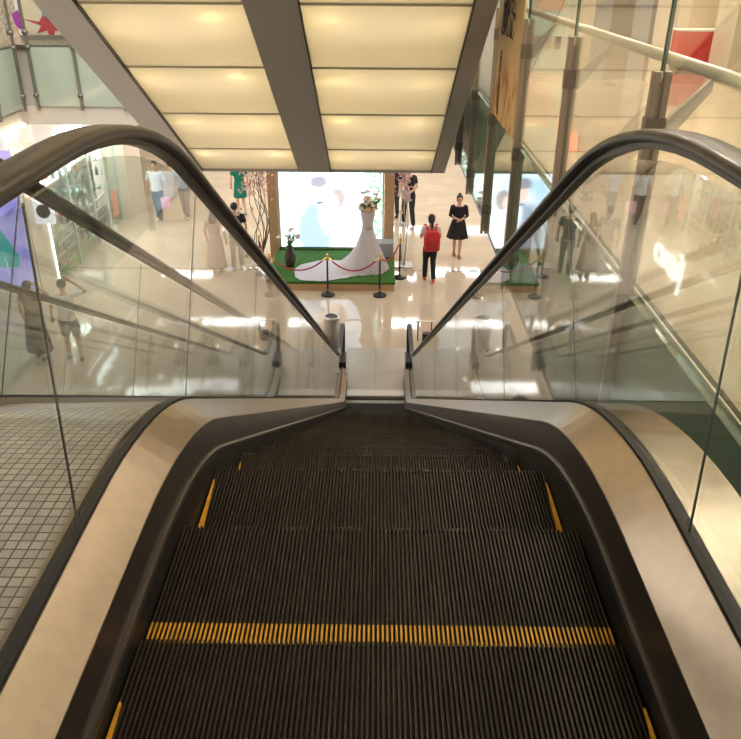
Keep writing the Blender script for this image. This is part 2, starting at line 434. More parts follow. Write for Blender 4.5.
# glass doors
for k, (ya, yb, lb) in enumerate(((8.75, 9.6, 'glass shop door on the right upper floor, farther one with vertical handle'), (7.8, 8.65, 'glass shop door on the right upper floor, nearer one with vertical handle'))):
    t = thing('glass_door', lb, 'door', (WX, (ya+yb)/2, 0))
    w = (yb-ya)/2
    MB().box(-.01, .01, -w+.04, w-.04, .08, 2.3).build('pane', M_clear, t)
    MB().box(-.03, .03, -w, -w+.05, 0, 2.4).box(-.03, .03, w-.05, w, 0, 2.4).box(-.03, .03, -w+.05, w-.05, 2.3, 2.4).box(-.03, .03, -w+.05, w-.05, .0, .09).build('frame', M_pipe, t)
    MB().tube([(-.03, w-.15, .8), (-.08, w-.15, .8), (-.08, w-.15, 1.5), (-.03, w-.15, 1.5)], .012).build('handle', M_steel2, t)
struct('trim_5', MB().box(WX - .17, WX - .14, 4, 10.2, 0, .07), M_bronze)
# shop name above the right shops (seen as the reflection in the polished floor)
t = thing('shop_sign', 'white lit script sign high on the right upper floor wall', 'sign', (WX - .2, 10.4, 2.55))
M_lit = mat('lit_white', (1, 1, 1), .5, emit=(.9, .97, 1), es=5)
text('letters', 'cnmJ', .6, M_lit, frame((0, 0, 0), (0, -1, 0), (0, 0, 1)), t, .02)
MB().box(.0, .35, -.9, .9, -.3, -.26).build('bracket', M_pipe, t)
t = thing('red_sign', 'small red lit sign on the far right upper wall', 'sign', (WX - .2, 17.2, 2.1))
MB().box(-.03, .0, -.9, .9, -.16, .16).build('face', mat('lit_red', (.8, .05, .03), .5, emit=(1, .06, .03), es=6), t)
MB().box(0, .06, -.93, .93, -.19, .19).build('case', M_black, t)
# pale poster boards far down the right floor
t = thing('poster_stand', 'pale green and peach poster board standing on the far right upper floor', 'poster stand', (2.75, 14.6, 0), R(-8))
MB().box(-.5, .5, -.02, .02, .1, 2.0).build('board', mat('pale_green_print', (.55, .7, .6), .4, noise=.2, nscale=3), t)
MB().box(-.1, .42, -.03, -.021, .5, 1.4).build('peach_panel', mat('peach_print', (.8, .55, .4), .4), t)
MB().box(-.4, -.3, -.12, .12, 0, .1).box(.3, .4, -.12, .12, 0, .1).build('foot', M_black, t)
for k, (c, z) in enumerate((('美', 1.65), ('容', 1.4))):
    text('character', c, .22, M_black, frame((-.32, -.03, z), (1, 0, 0), (0, 0, 1)), t, .003)

# railings ---------------------------------------------------------------
def railing_right():
    t = thing('glass_railing', 'glass railing with tall bronze double posts along the right upper floor edge', 'railing', (EX, 0, 0))
    ys = [.2 + 1.48*k for k in range(0, 9)]
    for k, y in enumerate(ys):
        p = MB().box(-.065, -.037, y-.02, y+.02, -1.2, .88).box(-.023, .005, y-.02, y+.02, -1.2, .88).box(-.05, -.01, y-.010, y+.010, -1.18, .84).build('post', M_post, t); bevel(p, .003, 1)
        for z in (.66, -.08, -.95):
          MB().box(-.069, .009, y-.024, y+.024, z-.05, z+.05).build('clamp', mat('dark_clamp', (.24, .19, .15), .4, .5), p)
        MB().prism([(.015, .6), (.015, .7), (.17, .86), (.17, .81)], 'y', y-.012, y+.012).build('bracket', M_pipe, t)
        if k+1 < len(ys):
            MB().box(-.036, -.024, y+.006, ys[k+1]-.006, .03, 1.5).build('pane', M_clear, t)
        MB().box(-.038, -.022, y-.0055, y+.0055, .88, 1.5).build('pane_edge', M_edge, t)
        if k+1 < len(ys):
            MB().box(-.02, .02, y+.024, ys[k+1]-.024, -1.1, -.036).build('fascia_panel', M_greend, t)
    MB().tube([(.18, -.5, .87), (.18, 12.5, .87)], .027, 12).build('handrail', M_pipe, t, True)
    MB().box(-.02, .02, -.5, 13.2, -1.14, -1.1).build('fascia_edge', M_bronze, t)
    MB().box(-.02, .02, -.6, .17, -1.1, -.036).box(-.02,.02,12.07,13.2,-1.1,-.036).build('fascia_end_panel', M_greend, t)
railing_right()
def railing(name, label, pts, gap, z0=-.92, along='x'):
    (xa, ya), (xb, yb) = pts
    L_ = math.hypot(xb-xa, yb-ya); n = max(1, round(L_/gap)); ang = math.atan2(yb-ya, xb-xa)
    t = thing('balcony_railing', label, 'railing', (xa, ya, 0), ang)
    for k in range(n+1):
        x = L_*k/n
        p = MB().box(x-.022, x+.022, -.05, -.015, z0-.06, 1.0).build('post', M_postc, t)
        for z in (-.02, .2, -.75): MB().tube([(x, -.06, z), (x, .02, z)], .04, 10).build('disc_clamp', M_postc, p, True)
        if k < n:
            xx = L_*(k+1)/n
            MB().box(x+.012, xx-.012, -.012, 0.0, z0, -.02).build('fascia_panel', M_green, t)
            MB().box(x+.012, xx-.012, -.008, 0.0, .0, 1.0).build('pane', M_clear, t)
    MB().tube([(0, .1, 1.0), (L_, .1, 1.0)], .025, 10).build('handrail', M_pipe, t, True)
railing('a', 'frosted green glass balcony fascia with grey posts at the far edge of the opening', ((LX + .22, EY - .05), (-2.7, EY - .05)), .74)
railing('b', 'frosted green glass balcony fascia along the far left side of the opening', ((LX + .02, 1.), (LX + .02, EY - .2)), .9)

# hanging banner behind the right railing
t = thing('banner', 'tall tan printed banner with dark characters fixed behind the right glass railing', 'banner', (EX - .046, 6.85, 0))
def bannermat():
    m = bpy.data.materials.new('tan_print'); m.use_nodes = True; N, L = nt(m); b = N['Principled BSDF']
    tc = N.new('ShaderNodeTexCoord'); mp = N.new('ShaderNodeMapping'); mp.inputs['Scale'].default_value = (1, 3, 1.6)
    n = N.new('ShaderNodeTexNoise'); n.inputs['Scale'].default_value = 2.2; n.inputs['Detail'].default_value = 3
    L.new(tc.outputs['Object'], mp.inputs['Vector']); L.new(mp.outputs[0], n.inputs['Vector'])
    r = N.new('ShaderNodeValToRGB'); e = r.color_ramp.elements
    e[0].position = .38; e[0].color = (.45, .12, .04, 1); e[1].position = .56; e[1].color = (.78, .55, .24, 1)
    x = e.new(.47); x.color = (.65, .33, .12, 1)
    L.new(n.outputs['Fac'], r.inputs['Fac'])
    # plain tan above, illustration below
    sp = N.new('ShaderNodeSeparateXYZ'); L.new(tc.outputs['Object'], sp.inputs[0])
    mr = N.new('ShaderNodeMapRange'); mr.inputs['From Min'].default_value = .35; mr.inputs['From Max'].default_value = .6
    L.new(sp.outputs['Z'], mr.inputs['Value'])
    mx = N.new('ShaderNodeMix'); mx.data_type = 'RGBA'; mx.inputs[7].default_value = (.76, .55, .27, 1)
    L.new(mr.outputs[0], mx.inputs[0]); L.new(r.outputs[0], mx.inputs[6]); L.new(mx.outputs[2], b.inputs['Base Color'])
    return m
MB().box(-.004, .004, -.60, .62, .0, 2.3).build('sheet', bannermat(), t)
MB().tube([(0, -.6, 2.31), (0, .62, 2.31)], .015).build('top_bar', M_black, t)
for c, yy in (('族', .25), ('美', -.08)):
    text('character', c, .42, mat('dark_print', (.06, .05, .05), .6), frame((-.008, yy - .0, .9), (0, -1, 0), (0, 0, 1)), t, .002, (.8, 1.25, 1), bold=.008)
for k in range(7):
    text('small_character', '品尚生活美食家'[k], .09, mat('dark_print', (.1, .07, .06), .6), frame((-.008, .33, .52 - k*.075), (0, -1, 0), (0, 0, 1)), t, .002)

# ------------------------------------------------------------------ overhead escalator pair (underside)
def zo(y): return -1.3 + TAN * (10.5 - y)
t = thing('overhead_escalator', 'underside of the overhead escalators with cream translucent light panels', 'escalator', (0, 0, 0))
def slope_box(x0, x1, y0, y1, lo, hi):
    mb = MB()
    mb.prism([(y0, zo(y0) + lo), (y1, zo(y1) + lo), (y1, zo(y1) + hi), (y0, zo(y0) + hi)], 'x', x0, x1); return mb
YT = -2.2
for nm, x0, x1, m in (('left_soffit_band', -2.69, -2.38, mat('light_grey_cladding', (.86, .86, .88), .45)), ('centre_soffit_beam', -1.07, -.64, M_beam), ('right_soffit_band', .73, .90, M_beam)):
    slope_box(x0, x1, YT, 10.5, 0, .06).build(nm, m, t)
slope_box(-2.69, -2.65, YT, 10.5, .06, 1.3).build('side_cladding', M_clad, t)
slope_box(.86, .90, YT, 10.5, .06, 1.3).build('side_cladding', M_clad, t)
M_tback = mat('white_lightbox', (.85, .82, .74), .7)
slope_box(-2.65, .86, YT, 10.5, .55, .6).build('lightbox_back', M_tback, t)
slope_box(-1.07, -.64, YT, 10.5, .06, .55).build('lightbox_divider', M_tback, t)
MB().prism([(10.5, -1.3), (13.25, -1.3), (13.25, -.1), (10.5, -.1)], 'x', -2.65, .86).build('landing_box', M_clad, t)
def panelmat():
    m = bpy.data.materials.new('translucent_cream'); m.use_nodes = True; N, L = nt(m); N.clear()
    out = N.new('ShaderNodeOutputMaterial'); a = N.new('ShaderNodeBsdfTranslucent'); b = N.new('ShaderNodeBsdfDiffuse'); mx = N.new('ShaderNodeMixShader')
    a.inputs[0].default_value = (.96, .92, .82, 1); b.inputs[0].default_value = (.86, .83, .78, 1); mx.inputs[0].default_value = .5
    L.new(a.outputs[0], mx.inputs[1]); L.new(b.outputs[0], mx.inputs[2]); L.new(mx.outputs[0], out.inputs[0]); return m
M_panel = panelmat()
seams = [10.5, 9.76, 8.73, 7.70, 6.68, 5.65, 4.5, 3.5, 2.5, 1.5, .5, -.5, -1.5, -2.2]
LI = []
for x0, x1 in ((-2.365, -1.082), (-.628, .718)):
    for ya, yb in zip(seams, seams[1:]):
        slope_box(x0, x1, yb + .012, ya - .012, .035, .045).build('light_panel', M_panel, t)
    for k in range(0, 9):
        yy = 10.1 - 1.03*k
        ends = [x0 + .22, x1 - .22]
        for j, xx in enumerate(ends):
            if k > 6: continue
            wgt = [.8, 1.3][j] if x0 < -1 else [1.2, .9][j]
            LI.append((xx + random.uniform(-.08, .08), yy + random.uniform(-.15, .15), zo(yy) + .19, wgt))
for x0, x1 in ((-2.365, -1.082), (-.628, .718)):
    for ya, yb in zip(seams[:7], seams[1:8]):
        for fx in (.3, .7): LI.append((x0 + (x1 - x0)*fx, (ya + yb)/2, zo((ya + yb)/2) + .42, 0))
for k, (x, y, z, w) in enumerate(LI):
    l = bpy.data.lights.new('panel_lamp', 'POINT'); l.energy = 4.6 * w if w else 2.9; l.color = (1, .80, .42) if w else (1, .93, .84); l.shadow_soft_size = .05 if w else .1
    o = bpy.data.objects.new('panel_lamp', l); COL.objects.link(o); o.location = (x, y, z); o.parent = t
# seam strips and shadow gaps
for y in seams[:-1]:
    for x0, x1 in ((-2.38, -1.07), (-.64, .73)):
        MB().prism([(y-.012, zo(y-.012)+.028), (y+.012, zo(y+.012)+.028), (y+.012, zo(y+.012)+.05), (y-.012, zo(y-.012)+.05)], 'x', x0, x1).build('seam_strip', mat('seam_cream', (.6, .52, .42), .5), t)
for x in (-2.38, -.64, .73-.012): MB().prism([(YT, zo(YT)-.004), (10.5, zo(10.5)-.004), (10.5, zo(10.5)+.05), (YT, zo(YT)+.05)], 'x', x, x + .012).build('shadow_gap', M_black, t)

# ------------------------------------------------------------------ wedding stage
SX0, SX1, SY0, SY1, SZ = -2.52, .42, 16.75, 19.3, ZL + .22
t = thing('stage', 'low stage covered in green turf under the wedding gown', 'stage', (0, 0, 0))
MB().box(SX0, SX1, SY0 - .02, SY1, ZL, SZ - .05).build('base', M_wood, t)
bevel(MB().box(SX0 - .02, SX1 + .02, SY0 - .03, SY1, SZ - .06, SZ).build('turf', M_grass, t), .01)

def led_couple():
    """procedural wedding picture on the screen: pale blue-white background, foliage at right, a couple"""
    m = bpy.data.materials.new('screen_picture'); m.use_nodes = True; N, L = nt(m); b = N['Principled BSDF']
    b.inputs['Base Color'].default_value = (.02, .02, .02, 1); b.inputs['Roughness'].default_value = .3
    tc = N.new('ShaderNodeTexCoord'); n = N.new('ShaderNodeTexNoise'); n.inputs['Scale'].default_value = 1.6; n.inputs['Detail'].default_value = 6
    L.new(tc.outputs['Object'], n.inputs['Vector'])
    r = N.new('ShaderNodeValToRGB'); r.color_ramp.elements[0].position = .35; r.color_ramp.elements[0].color = (.36, .66, .85, 1); r.color_ramp.elements[1].position = .6; r.color_ramp.elements[1].color = (.85, .95, 1, 1)
    L.new(n.outputs['Fac'], r.inputs['Fac'])
    n2 = N.new('ShaderNodeTexNoise'); n2.inputs['Scale'].default_value = 9; n2.inputs['Detail'].default_value = 5
    L.new(tc.outputs['Object'], n2.inputs['Vector'])
    r2 = N.new('ShaderNodeValToRGB'); r2.color_ramp.elements[0].position = .42; r2.color_ramp.elements[0].color = (.22, .42, .26, 1); r2.color_ramp.elements[1].position = .6; r2.color_ramp.elements[1].color = (.75, .92, .8, 1)
    L.new(n2.outputs['Fac'], r2.inputs['Fac'])
    sp = N.new('ShaderNodeSeparateXYZ'); L.new(tc.outputs['Object'], sp.inputs[0])
    ad = N.new('ShaderNodeMath'); ad.operation = 'MULTIPLY_ADD'; ad.inputs[1].default_value = .5
    L.new(n.outputs['Fac'], ad.inputs[0]); L.new(sp.outputs['X'], ad.inputs[2])
    mr = N.new('ShaderNodeMapRange'); mr.inputs['From Min'].default_value = 1.0; mr.inputs['From Max'].default_value = 1.25
    L.new(ad.outputs[0], mr.inputs['Value'])
    mx = N.new('ShaderNodeMix'); mx.data_type = 'RGBA'
    L.new(mr.outputs[0], mx.inputs[0]); L.new(r.outputs[0], mx.inputs[6]); L.new(r2.outputs[0], mx.inputs[7])
    cur = mx.outputs[2]
    dn = N.new('ShaderNodeVectorMath'); dn.operation = 'MULTIPLY_ADD'; dn.inputs[1].default_value = (.14, .14, .14)
    L.new(n2.outputs['Color'], dn.inputs[0]); L.new(tc.outputs['Object'], dn.inputs[2])
    for c, cx, cz, rx, rz in (((.80, .88, .95), .22, .55, .42, .62), ((.28, .38, .5), -.42, .45, .42, .78), ((.85, .92, 1), -.2, .9, .13, .34), ((.82, .62, .54), -.25, 1.50, .17, .25),
                              ((.26, .26, .32), -.30, 1.72, .2, .13), ((.36, .30, .30), .17, 1.32, .19, .25), ((.88, .70, .62), .06, 1.24, .13, .2), ((.12, .15, .25), -.26, 1.2, .09, .03), ((.85, .55, .55), -.05, .5, .15, .13)):
        sb = N.new('ShaderNodeVectorMath'); sb.operation = 'SUBTRACT'; sb.inputs[1].default_value = (cx + .07, .07, cz + .07); L.new(dn.outputs[0], sb.inputs[0])
        ml = N.new('ShaderNodeVectorMath'); ml.operation = 'MULTIPLY'; ml.inputs[1].default_value = (1/rx, 0, 1/rz); L.new(sb.outputs[0], ml.inputs[0])
        le = N.new('ShaderNodeVectorMath'); le.operation = 'LENGTH'; L.new(ml.outputs[0], le.inputs[0])
        q = N.new('ShaderNodeMapRange'); q.interpolation_type = 'SMOOTHSTEP'; q.inputs['From Min'].default_value = 1.2; q.inputs['From Max'].default_value = .8; L.new(le.outputs['Value'], q.inputs['Value'])
        mm = N.new('ShaderNodeMix'); mm.data_type = 'RGBA'; mm.inputs[7].default_value = c + (1,)
        L.new(q.outputs[0], mm.inputs[0]); L.new(cur, mm.inputs[6]); cur = mm.outputs[2]
    L.new(cur, b.inputs['Emission Color']); b.inputs['Emission Strength'].default_value = 2.5
    return m
def em(name, c, s=2.3): return mat(name, (.02, .02, .02), .3, emit=c, es=s)
LY = 18.95; LXc = -1.14; LW = 1.28; LZ0 = SZ + .02; LZ1 = LZ0 + 2.7
t = thing('wedding_screen', 'big bright LED screen with a wedding picture at the back of the turf stage', 'screen', (LXc, LY, LZ0))
MB().box(-LW, LW, 0, .08, .06, 2.7).build('display', led_couple(), t)
MB().box(-LW - .02, LW + .02, -.01, .1, 0, .06).build('bottom_frame', M_steel2, t)
MB().box(-LW - .03, -LW, -.01, .1, 0, 2.7).build('side_frame', M_steel2, t); MB().box(LW, LW + .03, -.01, .1, 0, 2.7).build('side_frame', M_steel2, t)
# wooden surround
for x0, x1, lb in ((-2.70, -2.47, 'tan wooden upright at the left side of the LED screen'), (.19, .43, 'tan wooden upright at the right side of the LED screen')):
    o = bevel(MB().box(x0, x1, 18.85, 19.15, ZL, ZL + 3.1).build('screen_upright', M_wood, None), .01); tag(o, lb, 'wooden post')
o = bevel(MB().box(.0, .41, 18.35, 18.75, SZ, SZ + .38).build('grey_box', M_grey, None), .02); tag(o, 'grey box behind the gown at the right rear corner of the stage', 'box')

# wedding gown
GX, GY = -.21, 17.65
t = thing('wedding_gown', 'white tulle wedding gown with long train on the green turf stage', 'dress', (GX, GY, SZ))
mb = MB(); n = 96; rings = []
def train(th):
    a = math.atan2(math.sin(th - R(190)), math.cos(th - R(190))); return math.exp(-(a/.62)**2)
rowsN = 26
for i in range(rowsN + 1):
    f = i / rowsN; ring = []
    for k in range(n):
        th = 2*math.pi*k/n; g = min(1, f / .75)
        r = .13 + (.50 - .13) * g**1.15
        z = 1.0 * (1 - g)
        if f > .75: pass
        tr = train(th) * 1.27 * (max(0, f - .35) / .65)**1.3
        fold = 1 + (.05 * g) * math.cos(22*th + 2*math.sin(3*th)) + .02*g*math.cos(37*th)
        r = r * fold + (.12 * (f - .75)/.25 if f > .75 else 0) * 0 + tr
        if tr > .05: z = max(z * (1 - .75*min(1, tr/.5)), .02) 
        z = max(z, .012 + .012*math.cos(17*th + f*20))
        ring.append((r*math.cos(th), r*math.sin(th) * (1 + .35*tr), z))
    rings.append(ring)
mb.loft(rings, True, False)
mb.build('skirt', M_tulle, t, True)
MB().loft([[ (rx*math.cos(2*math.pi*k/24), ry*math.sin(2*math.pi*k/24) , z) for k in range(24)] for rx, ry, z in ((.14,.12,.98),(.125,.1,1.08),(.135,.11,1.18),(.165,.135,1.3),(.17,.13,1.38),(.16,.11,1.44))]).build('bodice', M_satin, t, True)
mb = MB()
for k in range(26):
    th = random.uniform(math.pi, 2*math.pi); g = random.uniform(.05, .8); r = (.13 + .37*g**1.15)*1.06
    mb.ball((r*math.cos(th), r*math.sin(th), 1.0*(1-g)), .012, 4)
mb.build('rhinestone_trim', M_petal, t)
# bouquet on the neck of the form
t = thing('flower_bouquet', 'peach and cream flower bouquet resting on top of the white gown', 'bouquet', (GX, GY, SZ + 1.42)); t.scale = (1.15, 1.15, 1.25)
for m, cnt, nm in ((M_petal, 12, 'cream_flower'), (M_peach, 8, 'peach_flower')):
    for k in range(cnt):
        a = random.uniform(0, 6.28); r = random.uniform(.02, .25); z = random.uniform(.03, .3) * (1.2 - r*2)
        mb = MB(); c = (r*math.cos(a), r*math.sin(a)*.8, .03+z+.02)
        for p in range(5):
            q = p*1.2566; mb.ball((c[0]+.028*math.cos(q), c[1]+.028*math.sin(q), c[2]), .032, 5, (1, 1, .6))
        mb.ball((c[0], c[1], c[2]+.012), .02, 5); mb.build(nm, m, t, True)
mb = MB()
for k in range(16):
    a = random.uniform(0, 6.28); r = random.uniform(.15, .27); z = random.uniform(0, .2)
    mb.tube([(0,0,.02), (r*.6*math.cos(a), r*.6*math.sin(a), z*.7+.02), (r*math.cos(a), r*math.sin(a), z+.03)], [.012, .03, .004], 5)
mb.build('foliage', M_leaf, t)
mb = MB(); mb.tube([(.1,0,.1),(.18,.02,.25),(.22,.03,.36)], .006, 5)
for k in range(6): mb.ball((.14+.015*k, .01, .2+.03*k), .016, 4)
mb.build('spray', M_pink, t)
MB().lathe([(.12, 0), (.19, .03), (.2, .06), (.15, .08)], n=20).build('collar_ruffle', M_peach, t, True)

# vase with flowers
t = thing('flower_vase', 'dark brown vase holding white flowers at the left of the turf stage', 'vase', (-2.08, 17.75, SZ))
MB().lathe([(.0, 0), (.09, .0), (.13, .12), (.14, .25), (.10, .38), (.065, .46), (.085, .5)], n=20).build('body', M_vase, t, True)
mb = MB(); mf = MB()
for k in range(14):
    a = random.uniform(0, 6.28); r = random.uniform(.05, .3); z = random.uniform(.6, .95)
    p = (r*math.cos(a), r*math.sin(a)*.7, z); mb.tube([(0,0,.45), (p[0]*.4, p[1]*.4, .62), p], [.006, .03 if k % 2 else .008, .004], 5)
    if k % 2 == 0 or k > 9:
        for q in range(4): mf.ball((p[0]+.03*math.cos(q*1.57), p[1]+.03*math.sin(q*1.57), p[2]), .03, 4)
mb.build('leaves', M_leaf, t); mf.build('blooms', M_petal, t)

# stanchions and ropes
ST = [(-2.4, 16.45, 'black and gold stanchion at the front left corner of the stage'), (-1.10, 16.45, 'black and gold stanchion in the middle of the front of the stage'), (.08, 16.45, 'black and gold stanchion at the front right corner of the stage'),
      (.56, 17.6, 'black and gold stanchion right of the stage beside the backpack woman'), (-2.8, 17.75, 'black and gold stanchion left of the stage near the bare twigs')]
sproto = thing('rope_stanchion', ST[0][2], 'stanchion', (ST[0][0], ST[0][1], ZL), group='rope stanchions around the stage')
MB().lathe([(.155, 0), (.155, .02), (.12, .045), (.03, .06), (.02, .065)], n=24).build('base', M_black, sproto, True)
MB().tube([(0, 0, .05), (0, 0, .86)], .022, 12).build('pole', M_black, sproto, True)
MB().lathe([(.03, .86), (.034, .9), (.018, .92), (.03, .95), (.034, .975), (.018, 1.0), (.0, 1.005)], n=14).build('finial', M_brass, sproto, True)
MB().tube([(0, -.02, .14), (0, -.03, .15)], .02, 8).build('badge', M_brass, sproto)
for x, y, lb in ST[1:]: dup(sproto, (x, y, ZL), 0, lb)
def rope(a, b, lb, sag=.3):
    A = Vector((a[0], a[1], ZL + .9)); B = Vector((b[0], b[1], ZL + .9)); d = (B - A).normalized()
    A = A + d*.03; B = B - d*.03
    t = thing('velvet_rope', lb, 'rope', tuple(A), group='red ropes between the stanchions')
    V = B - A; pts = []
    for k in range(17):
        f = k/16; p = V*f; p.z -= sag*4*f*(1-f); pts.append(p)
    MB().tube(pts[1:-1], .018, 8).build('rope', M_red, t, True)
    MB().tube(pts[:2], .016, 8).build('hook', M_brass, t); MB().tube(pts[-2:], .016, 8).build('hook', M_brass, t)
rope(ST[0], ST[1], 'red rope sagging in front of the vase, left front of the stage')
rope(ST[1], ST[2], 'red rope sagging in front of the white gown')
rope(ST[2], ST[3], 'short red rope at the right side of the stage', .22)
rope(ST[4], ST[0], 'short red rope at the left side of the stage', .22)

# blossoms
def blossom(mb, c, r):
    rx = Matrix.Rotation(random.uniform(0, 6.28), 3, 'Z') @ Matrix.Rotation(random.uniform(-1.5, 1.5), 3, 'X')
    for p in range(5):
        q = p*1.2566; q2 = q + .55; q0 = q - .55
        P = [Vector((0,0,0)), Vector((r*.8*math.cos(q0), r*.8*math.sin(q0), .2*r)), Vector((r*1.1*math.cos(q), r*1.1*math.sin(q), .35*r)), Vector((r*.8*math.cos(q2), r*.8*math.sin(q2), .2*r))]
        mb.bm.faces.new([mb.bm.verts.new(Vector(c) + rx @ v) for v in P])
def tree(x, y, lb, mtw, seed, spread, xo, n=12, sp=.2, nb=20, tw=1.):
    random.seed(seed)
    t = thing('blossom_tree', lb, 'artificial tree', (x, y, ZL))
    MB().box(-.22, .22, -.22, .22, 0, .03).build('base_plate', M_steel2, t)
    mb = MB(); ends = []
    for k in range(n):
        a = random.uniform(0, 6.28); pts = []; rr = random.uniform(.1, .32) * tw
        top = Vector((xo + random.uniform(-spread, spread), random.uniform(-.3, .3), random.uniform(2.3, 3.1)))
        for i in range(12):
            f = i/11; w = math.sin(f*math.pi*1.6 + a)*rr*math.sin(math.pi*min(1, f*1.1))
            pts.append(Vector((top.x*f*f + w + .04*math.cos(a), top.y*f + .6*w*math.cos(a), .03 + (top.z-.03)*f)))
        mb.tube(pts, [.012*(1-.6*i/11) for i in range(12)], 5); ends.append(pts)
    mb.build('twigs', mtw, t, True)
    mb = MB()
    for P in ends:
        for i in range(nb):
            p = P[random.choice((8, 9, 10, 11))] + Vector((random.gauss(0, sp), random.gauss(0, .12), random.gauss(0, .16)))
            for q in range(3): blossom(mb, p + Vector((random.gauss(0, .03), random.gauss(0, .03), random.gauss(0, .03))), .036)
    mb.build('blossoms', M_pink, t)
tree(-2.92, 18.5, 'dark curly twig tree with pink blossoms left of the screen', M_twig, 3, .22, .02, 9, .13, 14, .9)
tree(.68, 18.45, 'pale curly twig tree with pink blossoms right of the screen', M_twigw, 5, .08, -.1, 6, .09, 14, .6)
random.seed(11)
t = thing('blossom_garland', 'pink cherry blossom garland hanging across the top of the screen', 'garland', (LXc, 18.75, ZL + 2.6))
mb = MB(); mf = MB()
for s in range(46):
    x = random.uniform(-1.75, 1.6); edge = abs(x)/1.8
    ln = random.uniform(.1, .35) + (.3*random.random() if edge > .45 else 0)
    if -.1 < x < .7: ln *= .4
    x2 = x + random.gauss(0, .12); y = random.gauss(0, .06)
    mb.tube([(x, y, .25), (x2, y - .03, .1), (x2 + .02, y - .04, -ln+.15)], .005, 4)
    for k in range(int(7 + ln*34)):
        f = random.random(); 
        blossom(mf, (x + (x2-x)*min(1, f*2) + random.gauss(0, .045), y - .03 + random.gauss(0, .045), .25 - f*(ln + .1)), .032)
mb.tube([(-1.95, 0, .27), (0, 0, .3), (1.75, 0, .27)], .015, 5); mb.build('branch', M_twig, t); mf.build('blossoms', M_pink, t)

# ------------------------------------------------------------------ small things on the lower floor
t = thing('litter_bin', 'round stainless litter bin left of the escalator foot', 'litter bin', (-.86, 13.75, ZL))
MB().lathe([(.165, 0), (.165, .62), (.17, .63), (.17, .68), (.13, .685), (.125, .66), (.125, .5)], n=28).build('body', M_steel2, t, True)
MB().lathe([(.12, .66), (.06, .665), (0, .666)], n=20).build('inner_dish', M_black, t)
MB().lathe([(.172, .0), (.172, .04)], n=28).build('foot_ring', M_black, t)
t = thing('barrier_frame', 'small steel barrier frame with black posts right of the escalator foot', 'barrier', (.98, 14.1, ZL)); t.scale = (.75, .8, .6)
MB().tube([(-.18, 0, 0), (-.18, 0, .72)], .016, 8).tube([(.18, 0, 0), (.18, 0, .72)], .016, 8).build('post', M_black, t)
MB().box(-.25, .25, -.03, .03, .7, .73).build('top_rail', M_steel2, t)
MB().box(-.06, .14, -.08, .08, .0, .3).build('socket_box', M_black, t)
t = thing('dome_bin', 'dark dome-topped bin partly hidden behind the right escalator deck', 'litter bin', (2.32, 10.75, ZL))
MB().lathe([(.14, 0), (.14, .5)], n=24).build('body', M_bronze, t, True)
MB().lathe([(.15, .5), (.15, .53), (.12, .6), (.07, .64), (0, .655)], n=24).build('dome_lid', M_black, t, True)
o = MB().lathe([(.1, 0), (.1, .006), (.07, .006), (.07, .003), (.0, .003)], (2.42, 12.0, ZL), 24).build('floor_socket', M_steel2, None); tag(o, 'round steel floor socket beyond the dome-topped bin', 'floor socket')
o = MB().lathe([(.13, 0), (.13, .003), (0, .004)], (2.4, 18.1, ZL), 24).build('floor_disc', mat('pale_blue', (.6, .7, .85), .4), None); tag(o, 'pale blue round disc on the tiles near the woman in black dress', 'floor sticker')  # thin pale blue disc lying on the tiles

# ------------------------------------------------------------------ shop on the left
GXs = -7.4; Ya, Yb = 16.9, 22.0
t = thing('storefront', 'cream and glass cosmetics shop front with white light strip on the left', 'shop front', (GXs, 0, ZL))
MB().box(-.4, 0, 16.0, Ya, 0, 3.3).build('corner_pillar', M_offw, t)
MB().box(-.3, .05, Ya, Yb + .1, 2.65, 4.3).build('fascia', M_white, t)
MB().box(-.4, .25, Yb + .1, Yb + 1.6, 0, 4.3).build('far_pillar', M_offw, t)
M_ledw = mat('white_led_strip', (1, 1, 1), .5, emit=(.85, .93, 1), es=7)
MB().box(.01, .03, Ya - .015, Ya + .015, .1, 2.65).box(.05, .07, Ya - .015, Yb, 2.62, 2.65).build('light_strip', M_ledw, t)
gy = [Ya + .05, 18.4, 19.9, 21.0, Yb]
for a, b in zip(gy, gy[1:]):
    if a == 19.9: continue        # open doorway
    MB().box(-.02, 0, a + .03, b - .03, .05, 2.6).build('window_pane', M_shopglass, t)
for a in gy[1:]: MB().box(-.035, .015, a - .03, a + .03, 0, 2.62).build('mullion', mat('pale_green_metal', (.6, .72, .67), .4), t)
MB().box(-.003, .004, 21.3, 21.75, .3, 1.0).build('red_sticker', mat('salmon_print', (.8, .35, .3), .5), t)
text('sign_letters', 'innisfree', .52, mat('lit_letters', (1, 1, 1), .5, emit=(.8, .95, 1), es=10), frame((.07, 18.8, 3.1), (0, 1, 0), (0, 0, 1)), t, .02)
# round projecting sign and round sign on pillar
t = thing('projecting_sign', 'small white projecting box sign with a black round emblem near the light strip', 'sign', (GXs + .05, 16.25, ZL + 2.0))
MB().box(-.0, .4, -.05, .05, -.3, .25).build('case', mat('lit_box', (.9, .9, .95), .5, emit=(.8, .85, 1), es=.7), t)
MB().prism([(.2 + .15*math.cos(k*.2618), -.02 + .15*math.sin(k*.2618)) for k in range(24)], 'y', -.06, -.05).build('emblem', M_black, t)
t = thing('pillar_emblem', 'black round emblem sign on the far cream pillar of the shop', 'sign', (GXs + .26, 22.9, ZL + 2.4))
MB().prism([(.18*math.cos(k*.2618), .18*math.sin(k*.2618)) for k in range(24)], 'x', -.01, .02).build('disc', M_black, t)
MB().box(-.01, .01, -.1, .1, -.36, -.3).build('caption_bar', M_black, t)
